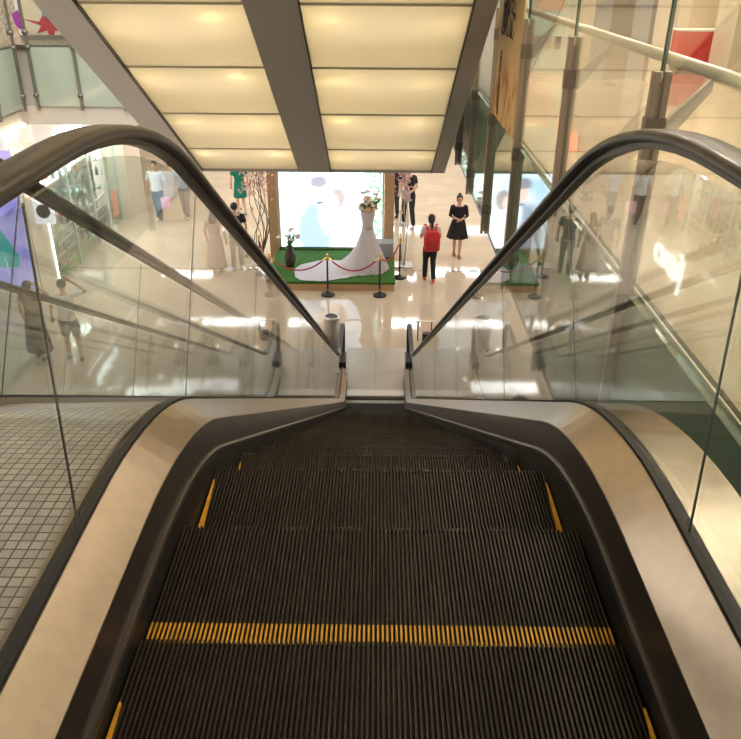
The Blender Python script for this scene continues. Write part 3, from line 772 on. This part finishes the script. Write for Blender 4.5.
# shop interior
struct('wall_shop_back', MB().box(-12.2, -12, 16.2, 24, ZL, -1.15).box(-12, GXs - .4, 23.6, 23.7, ZL, -1.15).box(-12, GXs - .3, 16.2, 16.3, ZL, -1.15), M_white)
o = MB().box(-9.2, -7.55, 17.2, 19.3, ZL, ZL + .02).build('floor_mat', mat('lime_mat', (.4, .6, .18), .5), None); tag(o, 'light green floor mat inside the glass shop', 'mat')
M_prod = [mat('prod_%d' % k, c, .35) for k, c in enumerate(((.85, .87, .84), (.18, .4, .25), (.5, .75, .7), (.8, .75, .6), (.2, .22, .22), (.75, .2, .25)))]
for nm, m in zip(('white', 'green', 'mint', 'cream', 'charcoal', 'red'), M_prod): m.name = nm + '_plastic'
def shelf_unit(x, y, rz, lb, w, levels, h):
    t = thing('display_shelf', lb, 'shelf', (x, y, ZL), rz)
    MB().box(-w/2, w/2, .16, .19, 0, h).build('back_panel', M_white, t)
    MB().box(-w/2 - .02, -w/2, -.2, .2, 0, h).box(w/2, w/2 + .02, -.2, .2, 0, h).build('side_panel', mat('pale_green_metal', (.6, .72, .67), .4), t)
    zs = [.1 + (h - .3) * k / (levels - 1) for k in range(levels)]
    for z in zs: MB().box(-w/2, w/2, -.2, .16, z, z + .03).build('shelf_board', M_white, t)
    return [z + .03 for z in zs]
protos = []
def bottle(m, nm, cat, r, h):
    mb = MB().lathe([(r, 0), (r, h*.7), (r*.5, h*.78), (r*.5, h)], n=8); o = mb.build(nm, m, None, True); return o
kinds = [('pump_bottle', 'white', 0, .05, .24), ('tall_bottle', 'green', 1, .045, .26), ('cream_jar', 'mint', 2, .06, .13), ('tube_bottle', 'cream', 3, .045, .22), ('dark_bottle', 'charcoal', 4, .05, .25), ('red_jar', 'red', 5, .055, .14)]
units = [(-8.45, 17.9, R(90), 'white product shelf inside the shop nearest the light strip', 2.0, 5, 1.9, 'shelf nearest the light strip'),
         (-8.45, 20.0, R(90), 'white product shelf inside the shop behind the doorway', 1.8, 5, 1.9, 'shelf behind the doorway'),
         (-8.6, 22.0, R(90), 'white product shelf inside the shop beside the red sticker', 1.8, 5, 1.9, 'shelf beside the red sticker')]
first = {}
for x, y, rz, lb, w, lv, h, short in units:
    zs = shelf_unit(x, y, rz, lb, w, lv, h)
    for li, z in enumerate(zs):
        nb = 9
        kd = kinds[(li*2 + int(y)) % 6]
        for k in range(nb):
            kk = kd if k < 5 else kinds[(li*2 + int(y) + 1) % 6]
            px = -w/2 + .12 + (w - .24) * k/(nb-1); 
            wx = x - px*math.sin(rz) + .04*math.cos(rz)*0 + .05; wy = y + px*math.cos(rz)
            nm, cn, mi, r, hh = kk
            lv_name = ('bottom', 'second', 'middle', 'fourth', 'top')[li]
            lab = '%s %s on the %s board of the %s' % (cn, 'jar' if 'jar' in nm else 'bottle', lv_name, short)
            if nm not in first: o = bottle(M_prod[mi], nm, 'bottle', r, hh); first[nm] = o
            else: o = first[nm].copy(); COL.objects.link(o)
            o.location = (wx, wy, ZL + z + .001); tag(o, lab, 'jar' if 'jar' in nm else 'bottle', lab.replace(' bottle ', ' bottles ').replace(' jar ', ' jars '))
# slatted crates in front of the shelves
for (x, y, lb) in ((-7.95, 20.9, 'white wire basket with dark slots by the far window of the shop'), (-7.95, 18.6, 'white wire basket with dark slots inside the nearer shop window')):
    t = thing('wire_basket', lb, 'basket', (x, y, ZL))
    mb = MB()
    for s in (-.85, .85):
        pass
    for k in range(13):
        yy = -.8 + 1.6*k/12
        for xx in (-.22, .22): mb.box(xx-.008, xx+.008, yy-.012, yy+.012, .05, .9)
    for z in (.05, .33, .61, .88):
        for xx in (-.22, .22): mb.box(xx-.012, xx+.012, -.82, .82, z, z+.03)
        for yy in (-.81, .81): mb.box(-.22, .22, yy-.012, yy+.012, z, z+.03)
    mb.build('wire_grid', M_white, t)
    MB().box(-.2, .2, -.78, .78, .06, .5).build('liner', mat('slate_liner', (.12, .14, .14), .6), t)
# potted plant in window
t = thing('potted_plant', 'small leafy plant in white pot behind the near shop window', 'plant', (-7.75, 17.3, ZL))
MB().lathe([(.14, 0), (.2, .45), (.17, .45), (.15, .4), (0, .4)], n=16).build('pot', M_white, t, True)
mb = MB()
for k in range(34):
    a = random.uniform(0, 6.28); r = random.uniform(.1, .36); z = random.uniform(.5, .95)
    mb.tube([(0,0,.4), (r*.6*math.cos(a), r*.6*math.sin(a), z*.85), (r*math.cos(a), r*math.sin(a), z)], [.006, .03, .003], 4)
mb.build('leaves', M_leaf, t)
# purple screen at far left
t = thing('advertising_screen', 'purple lit advertising screen with a teal block at the far left', 'screen', (-8.75, 15.9, ZL + .32))
def purp():
    m = bpy.data.materials.new('purple_picture'); m.use_nodes = True; N, L = nt(m); b = N['Principled BSDF']
    tc = N.new('ShaderNodeTexCoord'); n = N.new('ShaderNodeTexNoise'); n.inputs['Scale'].default_value = .9
    L.new(tc.outputs['Object'], n.inputs['Vector']); r = N.new('ShaderNodeValToRGB')
    r.color_ramp.elements[0].position = .35; r.color_ramp.elements[0].color = (.25, .25, .8, 1); r.color_ramp.elements[1].position = .62; r.color_ramp.elements[1].color = (.58, .5, .9, 1)
    L.new(n.outputs['Fac'], r.inputs['Fac']); L.new(r.outputs[0], b.inputs['Emission Color']); b.inputs['Emission Strength'].default_value = 1.0
    b.inputs['Base Color'].default_value = (.02, .02, .03, 1); return m
MB().box(-2, 1.28, 0, .06, 0, 3.0).build('display', purp(), t)
pic = kids(t)[0]
MB().prism([(-1.2, .45), (.98, .5), (1.02, .75), (.55, 1.75), (-1.2, 2.6)], 'y', -.006, -.002).build('teal_shape', em('teal_print', (.04, .45, .42), .9), pic)
MB().box(-2.05, 1.31, .0, .09, -.3, 0).box(1.28, 1.31, -.01, .09, 0, 3.05).build('frame', M_white, t)
# poster walls above on the left
t = thing('wall_poster', 'white wall poster with a red and blue star splash above the far balcony', 'poster', (-5.45, 14.35, 0))
MB().box(-.6, 2.4, 0, .05, .0, 3.0).build('sheet', mat('cream_print', (.74, .68, .56), .6, noise=.05, nscale=2), t)
pic = kids(t)[0]
def poly(c, pts, y): MB().prism([(a*.44 - .06, b*.46 - .3) for a, b in pts], 'y', y, y + .003).build('colour_splash', c, pic)
C_red = mat('crimson_print', (.5, .04, .07), .5); C_bl = mat('blue_print', (.05, .12, .5), .5); C_pu = mat('violet_print', (.35, .06, .42), .5); C_te = mat('light_blue_print', (.12, .35, .6), .5)
ox, oz = -.25, 1.1
poly(C_red, [(ox-.95, oz+.25), (ox-.35, oz+.15), (ox-.2, oz+.35), (ox+.6, oz+.25), (ox+.35, oz-.0), (ox+.55, oz-.2), (ox+.22, oz-.15), (ox+.05, oz-.5), (ox-.1, oz-.15), (ox-.5, oz-.25), (ox-.3, oz+.02)], -.004)
poly(C_bl, [(ox-.1, oz+.3), (ox+.2, oz+.6), (ox+.55, oz+.2), (ox+1.1, oz+.2), (ox+.95, oz-.3), (ox+.7, oz-.2), (ox+.4, oz+.0)], -.008)
poly(C_te, [(ox-.2, oz+.35), (ox-.05, oz+.9), (ox+.25, oz+.8), (ox+.2, oz+.4)], -.012)
poly(C_pu, [(ox-1.35, oz+.4), (ox-1.1, oz+.55), (ox-.9, oz+.2), (ox-1.1, oz-.15), (ox-1.3, oz+.05)], -.006)
poly(C_te, [(ox+.22, oz-.75), (ox+.3, oz-.6), (ox+.34, oz-.78)], -.006)
poly(C_red, [(ox+1.3, oz-.5), (ox+1.6, oz-.45), (ox+1.5, oz-.6)], -.006)
struct('trim_6', MB().box(-6.1, -3, 14.25, 14.35, 0, .07), M_postc)
struct('wall_lattice', MB().box(-7.6, -7.4, -3, 17.3, 0, 4.3), mat('lattice_wall', (.55, .54, .5), .5, noise=.5, nscale=12))

# ------------------------------------------------------------------ people
def remesh(mb, name, m, parent, vox, loc=None, sm=3):
    bmesh.ops.recalc_face_normals(mb.bm, faces=mb.bm.faces)
    me = bpy.data.meshes.new('tmp'); mb.bm.to_mesh(me); mb.bm.free()
    o = bpy.data.objects.new('tmp', me); COL.objects.link(o)
    md = o.modifiers.new('r', 'REMESH'); md.mode = 'VOXEL'; md.voxel_size = vox
    s = o.modifiers.new('s', 'SMOOTH'); s.factor = .5; s.iterations = sm
    dg = bpy.context.evaluated_depsgraph_get(); me2 = bpy.data.meshes.new_from_object(o.evaluated_get(dg))
    bpy.data.objects.remove(o); bpy.data.meshes.remove(me)
    me2.name = name; me2.materials.clear(); me2.materials.append(m)
    for p in me2.polygons: p.use_smooth = True
    ob = bpy.data.objects.new(name, me2); COL.objects.link(ob); ob.parent = parent
    return ob
M_skin = mat('skin', (.62, .37, .26), .5); M_hair = mat('black_hair', (.015, .012, .012), .5)
M_eye = mat('dark_eye', (.02, .015, .012), .3); M_lip = mat('lip', (.5, .14, .12), .5)
def cloth(c): return mat('cloth_%d_%d_%d' % tuple(int(x*100) for x in c), c, .8)
def lerp(a, b, f): return Vector(a)*(1-f) + Vector(b)*f
def person(x, y, face, H, lb, top=None, bottom=None, hair='short', arms=None, feet=((-.1, .0, 0), (.1, .0, 0)), shoe=(.03,.03,.03), lean=0., sleeves=.5, bare=False, bag=None):
    """face: direction the person looks, degrees from +Y (away from camera), counter-clockwise; arms: ((elbow),(hand)) for left and right in metres for a 1.7 m figure"""
    t = thing('person', lb, 'person', (x, y, ZL), R(face)); k = H/1.7; t.scale = (k, k, k)
    arms = arms or (((-.25, -.02, 1.14), (-.25, .08, .9)), ((.25, -.02, 1.14), (.25, .08, .9)))
    L_ = Vector((0, lean, 0))
    hip = Vector((0, 0, .93)); chest = Vector((0, lean*.7, 1.28)); neck = Vector((0, lean, 1.46)); head = Vector((0, lean*1.15 + .02, 1.59))
    mb = MB()
    mb.tube([hip + Vector((0,0,-.1)), hip, hip + Vector((0, lean*.2, .12)), chest, chest + Vector((0, 0, .1)), neck - Vector((0,0,.03))], [(.12,.09), (.155,.105), (.125,.09), (.155,.105), (.15,.09), (.07,.06)], 16)
    mb.tube([neck - Vector((0,0,.08)), neck + Vector((0, .005, .08))], .052, 12)
    legs = []
    for s, (fx, fy, fz) in zip((-1, 1), feet):
        hp = Vector((s*.085, 0, .9)); an = Vector((fx, fy, .09 + fz)); kn = (hp + an)/2 + Vector((0, .05 + (.06 if fz > 0 else 0), .02))
        mb.tube([hp, lerp(hp, kn, .5), kn, lerp(kn, an, .35), an], [.085, .073, .053, .054, .036], 12)
        mb.tube([an + Vector((0, -.03, -.02)), an + Vector((0, .06, -.045)), an + Vector((0, .15, -.062))], [(.036,.036), (.038,.028), (.03,.018)], 10)
        legs.append((hp, kn, an))
    ar = []
    for s, (el, ha) in zip((-1, 1), arms):
        sh = Vector((s*.175, lean*.9, 1.39)); el = Vector(el) + Vector((0, lean*.6, 0)); ha = Vector(ha) + Vector((0, lean*.6, 0))
        mb.tube([sh - Vector((s*.05,0,0)), sh, lerp(sh, el, .5), el, lerp(el, ha, .35), ha], [.05, .05, .043, .035, .034, .024], 10)
        d = (ha - el).normalized(); side = d.cross(Vector((0, 1, 0))); side = side.normalized() if side.length > .2 else Vector((1, 0, 0))
        pl = ha + d*.07
        mb.tube([ha, ha + d*.035, pl], [(.022,.022), (.034,.018), (.034,.016)], 8)
        nrm = d.cross(side)
        for q in range(4):
            o0 = pl + side*(-.027 + .018*q); ln = (.06, .075, .072, .055)[q]
            mb.tube([o0 - d*.01, o0 + d*ln*.5 + nrm*.006, o0 + d*ln + nrm*.022], [.0095, .009, .007], 6)
        mb.tube([ha + d*.02 + side*.02, ha + d*.05 + side*.045, ha + d*.08 + side*.05], [.011, .01, .008], 6)
        ar.append((sh, el, ha))
    # head: skull, jaw, nose, ears
    mb.ball(head + Vector((0, -.005, .02)), .088, 12, (.86, 1.03, 1.05)); mb.ball(head + Vector((0, .025, -.05)), .058, 10, (.95, .95, 1.0))
    mb.tube([head + Vector((0, .085, .015)), head + Vector((0, .103, -.012)), head + Vector((0, .086, -.022))], [.009, .014, .008], 6)
    for s in (-1, 1): mb.ball(head + Vector((s*.078, -.005, -.005)), .024, 6, (.4, .7, 1.1))
    body = remesh(mb, 'body', M_skin, t, .0095)
    mb = MB()
    for s in (-1, 1): mb.ball(head + Vector((s*.032, .079, .012)), .011, 6, (1.3, .5, .7))
    mb.build('eyes', M_eye, body)
    MB().ball(head + Vector((0, .083, -.048)), .018, 6, (1.3, .35, .4)).build('mouth', M_lip, body)
    mb = MB(); mb.ball(head + Vector((0, -.022, .035)), .098, 10, (.9, 1.0, 1.0))
    if hair != 'short': mb.ball(head + Vector((0, -.04, -.01)), .09, 10, (.95, .8, 1.1))
    if hair == 'ponytail': mb.tube([head + Vector((0, -.12, .05)), head + Vector((0, -.16, -.03)), head + Vector((0, -.15, -.2)), head + Vector((0, -.13, -.3))], [.03, .038, .03, .01], 8)
    if hair == 'long': mb.tube([head + Vector((0, -.05, .0)), head + Vector((0, -.09, -.14)), head + Vector((0, -.1, -.3))], [(.09,.06), (.11,.045), (.09,.02)], 12)
    if hair == 'bun': mb.ball(head + Vector((0, -.06, .12)), .045, 8)
    remesh(mb, 'hair', M_hair, body, .012, sm=2)
    if top is not None:
        mb = MB()
        z0 = hip + Vector((0, 0, -.04))
        if bottom and bottom[0] == 'dress':
            z0 = hip + Vector((0, 0, -.02))
        mb.tube([z0, hip + Vector((0, lean*.2, .12)), chest, chest + Vector((0, 0, .1)), neck - Vector((0,0,.05))], [(.172,.122), (.145,.108), (.172,.122), (.166,.104), (.085,.072)], 18)
        for sh, el, ha in ar:
            if sleeves > 0:
                pts = [sh - Vector((sh.x*.3,0,0)), sh] + ([lerp(sh, el, min(1, sleeves*1.3))] if sleeves < .8 else [el, lerp(el, ha, min(1, (sleeves-.8)*5))])
                mb.tube(pts, [.062, .062] + ([.056] if sleeves < .8 else [.047, .038]), 12)
        remesh(mb, 'shirt' if not (bottom and bottom[0] == 'dress') else 'dress_top', cloth(top), t, .012)
    if bottom:
        kind, c = bottom; mb = MB()
        if kind in ('trousers', 'shorts'):
            mb.tube([hip + Vector((0,0,-.1)), hip + Vector((0,0,.08))], [(.165,.118), (.15,.11)], 16)
            for hp, kn, an in legs:
                pts = [hp, lerp(hp, kn, .6), kn, lerp(kn, an, .5), an + Vector((0,0,.0))] if kind == 'trousers' else [hp, lerp(hp, kn, .5), lerp(hp, kn, .9)]
                rr = [.1, .086, .068, .066, .056] if kind == 'trousers' else [.1, .095, .09]
                mb.tube(pts, rr, 14)
            remesh(mb, kind, cloth(c), t, .012)
        else:
            ln = {'dress': .44, 'skirt': .42, 'long': .78, 'flare': .46}[kind]; w = {'dress': .2, 'skirt': .2, 'long': .27, 'flare': .29}[kind]
            rings = []
            for i in range(9):
                f = i/8; rx = .15 + (w-.15)*f**.7; z = hip.z + .12 - (ln + .06)*f
                rings.append([((rx*(1+.06*f*math.cos(9*q)))*math.cos(q), (rx*.78*(1+.06*f*math.cos(9*q)))*math.sin(q), z) for q in [2*math.pi*j/36 for j in range(36)]])
            mb.loft(rings, True, True); mb.build('skirt', cloth(c), t, True)
    for hp, kn, an in legs:
        mb = MB().tube([an + Vector((0, -.045, -.035)), an + Vector((0, -.02, -.04)), an + Vector((0, .07, -.052)), an + Vector((0, .165, -.066))], [(.03,.035), (.043,.046), (.045,.034), (.03,.02)], 12)
        mb.build('shoe', cloth(shoe), t, True)
    return t, k
T1, k1 = person(2.08, 19.2, 178, 1.6, 'woman in a short black dress walking towards the camera with hands clasped', (.012,.012,.014), ('flare', (.012,.012,.014)), 'bun',
    (((-.23, .0, 1.13), (-.04, .2, 1.08)), ((.23, .0, 1.13), (.04, .2, 1.1))), ((-.06, .12, 0), (.07, -.1, 0)), (.35,.2,.12), sleeves=.9)
T2, k2 = person(1.26, 17.35, 5, 1.64, 'woman with a red backpack and dark trousers walking away right of the stage', (.75,.7,.66), ('trousers', (.012,.013,.02)), 'ponytail',
    (((-.24, .02, 1.15), (-.17, .22, 1.12)), ((.24, .02, 1.15), (.17, .22, 1.12))), ((-.09, .14, 0), (.08, -.16, .03)), (.75,.1,.08), sleeves=.45)
# backpack is worn: a thing of its own
bp = thing('backpack', 'red backpack on the back of the woman right of the stage', 'backpack', (1.26 + .012, 17.35 - .18, ZL + .88), R(5))
bp.scale = (1.05, 1, 1.15); bp.location.z -= .04
o = bevel(MB().prism([(-.17, 0), (.17, 0), (.18, .3), (.13, .42), (-.13, .42), (-.18, .3)], 'y', -.1, .06).build('bag', M_redc, bp), .035, 3)
bevel(MB().box(-.13, .13, -.14, -.1, .04, .22).build('pocket', mat('dark_red_canvas', (.4, .02, .02), .6), bp), .02)
for s in (-1, 1): MB().tube([(s*.07, .0, .38), (s*.10, .06, .46), (s*.12, .15, .505), (s*.13, .27, .47)], [(.03, .012)]*4, 8).build('strap', M_redc, bp)
MB().tube([(-.03, -.02, .41), (0, -.02, .46), (.03, -.02, .41)], .008, 6).build('grab_handle', M_redc, bp)
person(.92, 21.7, 150, 1.78, 'man in black t-shirt and black trousers standing right of the twig tree', (.015,.016,.022), ('trousers', (.02,.02,.025)), 'short',
    (((-.27, .05, 1.14), (-.12, .22, .98)), ((.27, .0, 1.14), (.2, .16, .95))), ((-.2, .1, 0), (.2, -.08, 0)), (.6,.6,.62), lean=.06, sleeves=.5)
bg = thing('shoulder_bag', 'grey shoulder bag carried by the man in black t-shirt', 'bag', (.82, 21.52, ZL + .95), R(150))
bevel(MB().box(-.13, .13, -.04, .05, -.1, .14).build('bag', M_grey, bp if False else bg), .02)
MB().tube([(-.1, .0, .13), (-.05, -.02, .38), (.08, -.12, .5)], [(.015,.006)]*3, 6).build('strap', M_black, bg)
person(.52, 22.6, 160, 1.68, 'person in dark clothes mostly hidden behind the right wooden upright', (.02,.02,.022), ('trousers', (.03,.03,.035)))
person(-4.05, 22.7, 20, 1.66, 'woman in a green dress walking away beyond the twig tree', (.0,.16,.10), ('dress', (.0,.16,.10)), 'long', None, ((-.07, .12, 0), (.1, -.15, .02)), (.4,.3,.28), sleeves=.5)
person(-6.28, 21.9, 175, 1.75, 'man in a loose white shirt and black trousers walking in the left corridor', (.7,.7,.7), ('trousers', (.03,.035,.035)), 'short',
    (((-.27, .0, 1.15), (-.28, .12, .92)), ((.27, -.02, 1.15), (.28, .02, .9))), ((-.07, .14, 0), (.07, -.12, 0)), (.5,.5,.5), sleeves=.7)
cb = thing('carrier_bag', 'pink carrier bag held by the man in the white shirt', 'bag', (-6.0, 21.7, ZL + .45))
bevel(MB().box(-.14, .14, -.05, .05, 0, .32).build('bag', mat('pink_paper', (.85, .45, .6), .6), cb), .008)
MB().tube([(-.06, 0, .32), (-.04, 0, .42), (.04, 0, .42), (.06, 0, .32)], .005, 5).build('handle', M_black, cb)
person(-5.6, 22.3, 178, 1.72, 'person in grey trousers walking behind the white-shirted man', (.45,.5,.6), ('trousers', (.22,.21,.2)), 'short', None, ((-.07, .14, 0), (.07, -.12, 0)), (.5,.45,.4))
person(-3.38, 17.95, 15, 1.70, 'man in a black t-shirt standing beside a long-haired woman left of the stage', (.012,.014,.018), ('trousers', (.25,.23,.22)), 'short', None, ((-.1, .0, 0), (.1, .05, 0)), (.3,.3,.3))
person(-3.85, 17.75, -10, 1.6, 'long-haired woman in a pale pink dress beside the black-shirted man', (.55,.40,.37), ('long', (.55,.42,.38)), 'long', None, ((-.08, .0, 0), (.08, .06, 0)), (.5,.4,.35))
person(-5.72, 13.1, 10, 1.64, 'man in a white t-shirt and grey shorts with a hand raised to his head', (.78,.78,.78), ('shorts', (.14,.14,.15)), 'short',
    (((-.27, .0, 1.15), (-.3, .08, .92)), ((.42, .06, 1.42), (.14, .06, 1.66))), ((-.12, .08, 0), (.14, -.06, 0)), (.1,.08,.08), sleeves=.55)
person(-6.38, 13.15, -12, 1.58, 'person in loose dark clothes with one arm raised at the left', (.13,.07,.06), ('long', (.035,.035,.035)), 'short',
    (((-.27, .0, 1.15), (-.3, .08, .92)), ((.4, .05, 1.45), (.16, .05, 1.62))), ((-.1, .05, 0), (.1, -.06, 0)), (.1,.1,.1), sleeves=.3)
person(-7.6, 28.8, 30, 1.66, 'distant person with a reddish skirt beside the left band of the overhead escalator', (.04,.05,.1), ('flare', (.55,.16,.13)), 'long')

# ------------------------------------------------------------------ lights
def area(name, loc, sx, sy, e, c, rot=(0,0,0), parent=None):
    l = bpy.data.lights.new(name, 'AREA'); l.shape = 'RECTANGLE'; l.size = sx; l.size_y = sy; l.energy = e; l.color = c
    o = bpy.data.objects.new(name, l); COL.objects.link(o); o.location = loc; o.rotation_euler = rot
    if parent: o.parent = parent
    return o
M_lamp = mat('ceiling_lamp_glow', (1, 1, 1), .5, emit=(1, .93, .82), es=14)
M_lampc = mat('cool_ceiling_panel', (1, 1, 1), .5, emit=(.86, .94, 1), es=4)
# ceiling panels under the slab (real fittings, seen mirrored in the tiles)
PN = [(-6.2, 15.5), (-6.2, 19.5), (-5.0, 24.5), (-2.2, 24.8), (.8, 24.5), (3.4, 24.5), (-3.6, 29), (.6, 29), (3.8, 20.), (3.6, 15.4), (3.2, 29.5), (-7.5, 29), (-3.5, 35), (1.5, 35), (5, 35)]
for i, (x, y) in enumerate(PN):
    t = thing('ceiling_panel_light', 'cool white rectangular light panel recessed in the lower ceiling', 'ceiling light', (x, y, -1.15), group='light panels in the lower ceiling')
    MB().box(-1.04, 1.04, -.39, .39, -.03, 0).build('housing', M_white, t); MB().box(-1., 1., -.35, .35, -.036, -.031).build('diffuser', M_lampc, t)
    area('panel_lamp', (0, 0, -.06), 1.96, .66, 62, (1, .97, .94), parent=t)
random.seed(4)
DL = [(-6.4 + 1.3*i + random.uniform(-.1, .1), 14.2 + 2.1*j) for i in range(10) for j in range(7)]
dproto = None
for x, y in DL:
    if any(abs(x-a) < .9 and abs(y-b) < .6 for a, b in PN): continue
    if dproto is None:
        dproto = thing('ceiling_downlight', 'small round downlight in the lower ceiling', 'ceiling light', (x, y, -1.15), group='downlights in the lower ceiling')
        MB().lathe([(.09, 0), (.09, -.02), (.07, -.02)], n=16).build('rim', M_white, dproto); MB().lathe([(.065, -.02), (.065, -.024), (0, -.024)], n=16).build('lens', mat('downlight_glow', (1,1,1), .5, emit=(1, .9, .75), es=40), dproto)
    else: dup(dproto, (x, y, -1.15))
UP = [(x, y) for x in (2.1, 3.4) for y in (3, 6, 9, 12, 15, 18)] + [(-7, 4), (-7, 9), (-7, 15.2), (-4.5, 15.2), (-2, 15.2), (.5, 15.2)]
for x, y in UP:
    t = thing('upper_ceiling_light', 'warm square light panel in the upper ceiling', 'ceiling light', (x, y, 4.3), group='light panels in the upper ceiling')
    MB().box(-.3, .3, -.3, .3, -.03, 0).build('housing', M_white, t); MB().box(-.26, .26, -.26, .26, -.036, -.031).build('diffuser', M_lamp, t)
    area('panel_lamp', (0, 0, -.06), .5, .5, 38 if x > 1 else 50, (1, .85, .66) if x > 1 else (1, .92, .82), parent=t)
# unseen fill light added high above the opening to brighten the atrium
area('atrium_fill', (-2.2, 5, 13), 7, 16, 1500, (1, .93, .84))
for y in (18.0, 21.2): area('shop_fill', (-9.6, y, -2.2), 1.6, 1.6, 240, (.93, 1, .97))  # area lights added to brighten the shop interior, without any fitting

w = bpy.data.worlds.new('World'); sc.world = w; w.use_nodes = True
w.node_tree.nodes['Background'].inputs[0].default_value = (1, .9, .78, 1); w.node_tree.nodes['Background'].inputs[1].default_value = .85

# ------------------------------------------------------------------ camera
cam = bpy.data.cameras.new('camera'); co = bpy.data.objects.new('camera', cam); COL.objects.link(co); sc.camera = co
cam.sensor_fit = 'HORIZONTAL'; cam.sensor_width = 36; cam.lens = 36 * 775 / 741; cam.clip_start = .02; cam.clip_end = 200
cam.dof.use_dof = False
Mx = Matrix.Rotation(R(.33), 4, 'Z') @ Matrix.Rotation(R(90 - 27.9), 4, 'X') @ Matrix.Rotation(R(.4), 4, 'Z')
Mx.translation = (-.02, 0, 1.25); co.matrix_world = Mx

sc.view_settings.view_transform = 'Standard'; sc.view_settings.look = 'None'; sc.view_settings.gamma = 1
sc.view_settings.use_curve_mapping = False; sc.view_settings.exposure = 0.0
cy = sc.cycles; cy.max_bounces = 10; cy.transparent_max_bounces = 32; cy.glossy_bounces = 5; cy.diffuse_bounces = 4; cy.caustics_reflective = False; cy.caustics_refractive = False
cy.sample_clamp_indirect = 6
